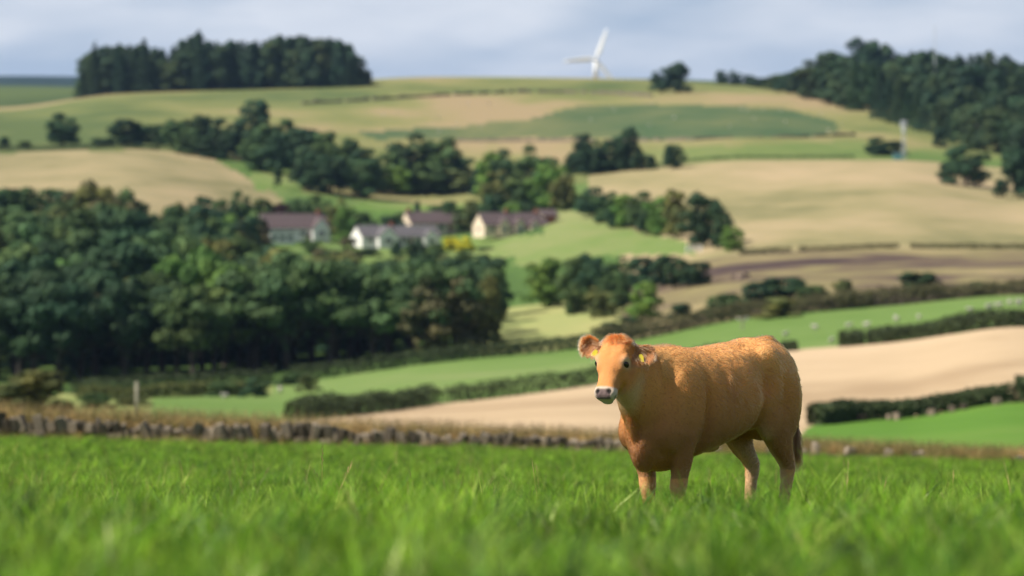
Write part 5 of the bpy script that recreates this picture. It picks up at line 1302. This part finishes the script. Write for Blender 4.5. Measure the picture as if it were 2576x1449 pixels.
def scatter(name, label, P, scl, idx, meshes, seed, kind='stuff'):
    col = bpy.data.collections.new(name + '_tufts')
    for i, me in enumerate(meshes):
        o = bpy.data.objects.new('%s_tuft_%02d' % (name, i), me); col.objects.link(o)
    rg = np.random.default_rng(seed); n = len(P); me = bpy.data.meshes.new(name); me.vertices.add(n); me.vertices.foreach_set('co', np.asarray(P, np.float32).ravel())
    rot = np.column_stack([rg.normal(0, .10, n), rg.normal(0, .10, n), rg.uniform(0, 6.283, n)]).astype(np.float32)
    at = me.attributes.new('rot', 'FLOAT_VECTOR', 'POINT'); at.data.foreach_set('vector', rot.ravel())
    at = me.attributes.new('scl', 'FLOAT', 'POINT'); at.data.foreach_set('value', np.asarray(scl, np.float32))
    at = me.attributes.new('idx', 'INT', 'POINT'); at.data.foreach_set('value', np.asarray(idx, np.int32))
    me.materials.append(BLADE)
    ng = bpy.data.node_groups.new(name, 'GeometryNodeTree')
    ng.interface.new_socket('Geometry', in_out='INPUT', socket_type='NodeSocketGeometry'); ng.interface.new_socket('Geometry', in_out='OUTPUT', socket_type='NodeSocketGeometry')
    gi = ng.nodes.new('NodeGroupInput'); go = ng.nodes.new('NodeGroupOutput'); ip = ng.nodes.new('GeometryNodeInstanceOnPoints'); ci_ = ng.nodes.new('GeometryNodeCollectionInfo')
    ci_.inputs['Collection'].default_value = col; ci_.inputs['Separate Children'].default_value = True; ci_.inputs['Reset Children'].default_value = True
    def na(nm, ty):
        q = ng.nodes.new('GeometryNodeInputNamedAttribute'); q.data_type = ty; q.inputs['Name'].default_value = nm; return q.outputs['Attribute']
    ip.inputs['Pick Instance'].default_value = True
    ng.links.new(gi.outputs[0], ip.inputs['Points']); ng.links.new(ci_.outputs[0], ip.inputs['Instance'])
    ng.links.new(na('rot', 'FLOAT_VECTOR'), ip.inputs['Rotation']); ng.links.new(na('scl', 'FLOAT'), ip.inputs['Scale']); ng.links.new(na('idx', 'INT'), ip.inputs['Instance Index'])
    ng.links.new(ip.outputs[0], go.inputs[0])
    o = mobj(name, me); md = o.modifiers.new('scatter', 'NODES'); md.node_group = ng
    tag(o, label, 'grass', kind=kind); return o
GC = [(.20, .41, .024), (.23, .43, .030), (.16, .35, .024), (.27, .45, .045), (.38, .50, .11), (.09, .22, .025)]
STRAW = [(.56, .42, .20), (.50, .36, .17), (.42, .33, .13), (.60, .47, .26)]
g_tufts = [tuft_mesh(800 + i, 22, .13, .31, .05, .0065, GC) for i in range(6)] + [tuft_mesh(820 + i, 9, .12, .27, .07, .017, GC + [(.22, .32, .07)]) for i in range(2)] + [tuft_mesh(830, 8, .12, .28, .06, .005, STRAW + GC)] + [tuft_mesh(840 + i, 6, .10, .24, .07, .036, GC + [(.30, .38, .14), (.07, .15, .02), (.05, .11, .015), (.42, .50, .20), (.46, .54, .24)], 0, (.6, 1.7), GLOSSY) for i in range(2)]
grg = np.random.default_rng(77); PP, SS, II = [], [], []
def band(y0, y1, dens, marg, s0, s1):
    a0 = (y0 * .1333 + marg); a1 = (y1 * .1333 + marg); n = int((a0 + a1) * (y1 - y0) * dens)
    Y = np.sqrt(grg.uniform(y0 ** 2, y1 ** 2, n)) if y0 > 8 else grg.uniform(y0, y1, n); X = grg.uniform(-1, 1, n) * (Y * .1333 + marg)
    pn = fnoise(np.column_stack([X, Y]), 1.5, 14, 2); sc2 = grg.uniform(s0, s1, n) * (1 + .75 * pn)
    kp = (fnoise(np.column_stack([X, Y]), 2.3, 15, 2) > grg.uniform(-1.3, -.05, n)); X, Y, sc2 = X[kp], Y[kp], sc2[kp]; n = len(X)
    PP.append(np.column_stack([X, Y, near_z(X, Y) - .01])); SS.append(sc2); II.append(np.where(grg.random(n) < .34 * (Y < 18), grg.integers(9, 11, n), np.where(grg.random(n) < .03, 8, np.where(grg.random(n) < .10, grg.integers(6, 8, n), grg.integers(0, 6, n)))))
band(2.0, 8, 130, 4.0, .5, .8); band(8, 15, 130, 4.0, .5, .8); band(15, 22, 150, 4.0, .54, .86); band(22, 34, 150, 4.0, .46, .82); band(34, 60, 75, 5.0, .5, .95); band(60, 96, 34, 6.0, .5, .9)
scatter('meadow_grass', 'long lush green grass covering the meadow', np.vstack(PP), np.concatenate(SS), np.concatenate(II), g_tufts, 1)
# straw stems with seed heads in the meadow
st = [tuft_mesh(860 + i, 2, .34, .50, .04, .0035, STRAW + [(.20, .20, .07)], .9, (.1, .5)) for i in range(4)]
n = 420; Y = grg.uniform(17, 92, n); X = grg.uniform(-1, 1, n) * (Y * .1333 + 1.5)
_k = ~((X > .2) & (X < 2.4) & (Y < 24.5)); X, Y = X[_k], Y[_k]; n = len(X)
scatter('seed_stems', 'thin straw seed stems standing in the meadow grass', np.column_stack([X, Y, near_z(X, Y)]), grg.uniform(.7, 1.2, n), grg.integers(0, 4, n), st, 2)
# dry grass along and behind the wall
dt = [tuft_mesh(880 + i, 14, .30, .62, .12, .008, STRAW + [(.28, .25, .09)], .25, (.1, .5)) for i in range(4)] + [tuft_mesh(890, 12, .2, .45, .12, .010, GC + STRAW, .1)]
n = 13000; X = grg.uniform(-20, 20, n); Y = wall_y(X) + np.where(grg.random(n) < .2, -grg.uniform(.25, .7, n), grg.uniform(.25, 5.0, n)); Xc = CX + X / Y * FPX
Z = np.array([ground_pr(a, b) for a, b in zip(Xc, Y)])
front = Y < wall_y(X)
scatter('dry_grass', 'dry straw coloured grass growing along the stone wall', np.column_stack([X, Y, Z]), np.where(front, grg.uniform(.4, .8, n), grg.uniform(.9, 1.6, n) * np.clip(1.2 - .022 * (X + 13), .55, 1.25)), np.where(front & (grg.random(n) < .7), 4, grg.integers(0, 4, n)), dt, 3)
# ------------------------------------------------------------------ air
hz_m = bpy.data.materials.new('haze'); hz_m.use_nodes = True; t_ = hz_m.node_tree; t_.nodes.clear()
o_ = t_.nodes.new('ShaderNodeOutputMaterial'); pv = t_.nodes.new('ShaderNodeVolumePrincipled'); pv.inputs['Color'].default_value = (.42, .62, .98, 1); pv.inputs['Density'].default_value = 0.00003
pv.inputs['Anisotropy'].default_value = .2
t_.links.new(pv.outputs[0], o_.inputs['Volume'])
m = MB(); zl, zh = float(Z_G.min()) - 30, float(Z_G.max()) + 60
m.box((0, 5900, (zl + zh) / 2), (44000, 12600, zh - zl)); hzo = m.build('haze', hz_m)
tag(hzo, 'thin blue summer haze over the whole valley', 'haze', kind='stuff')
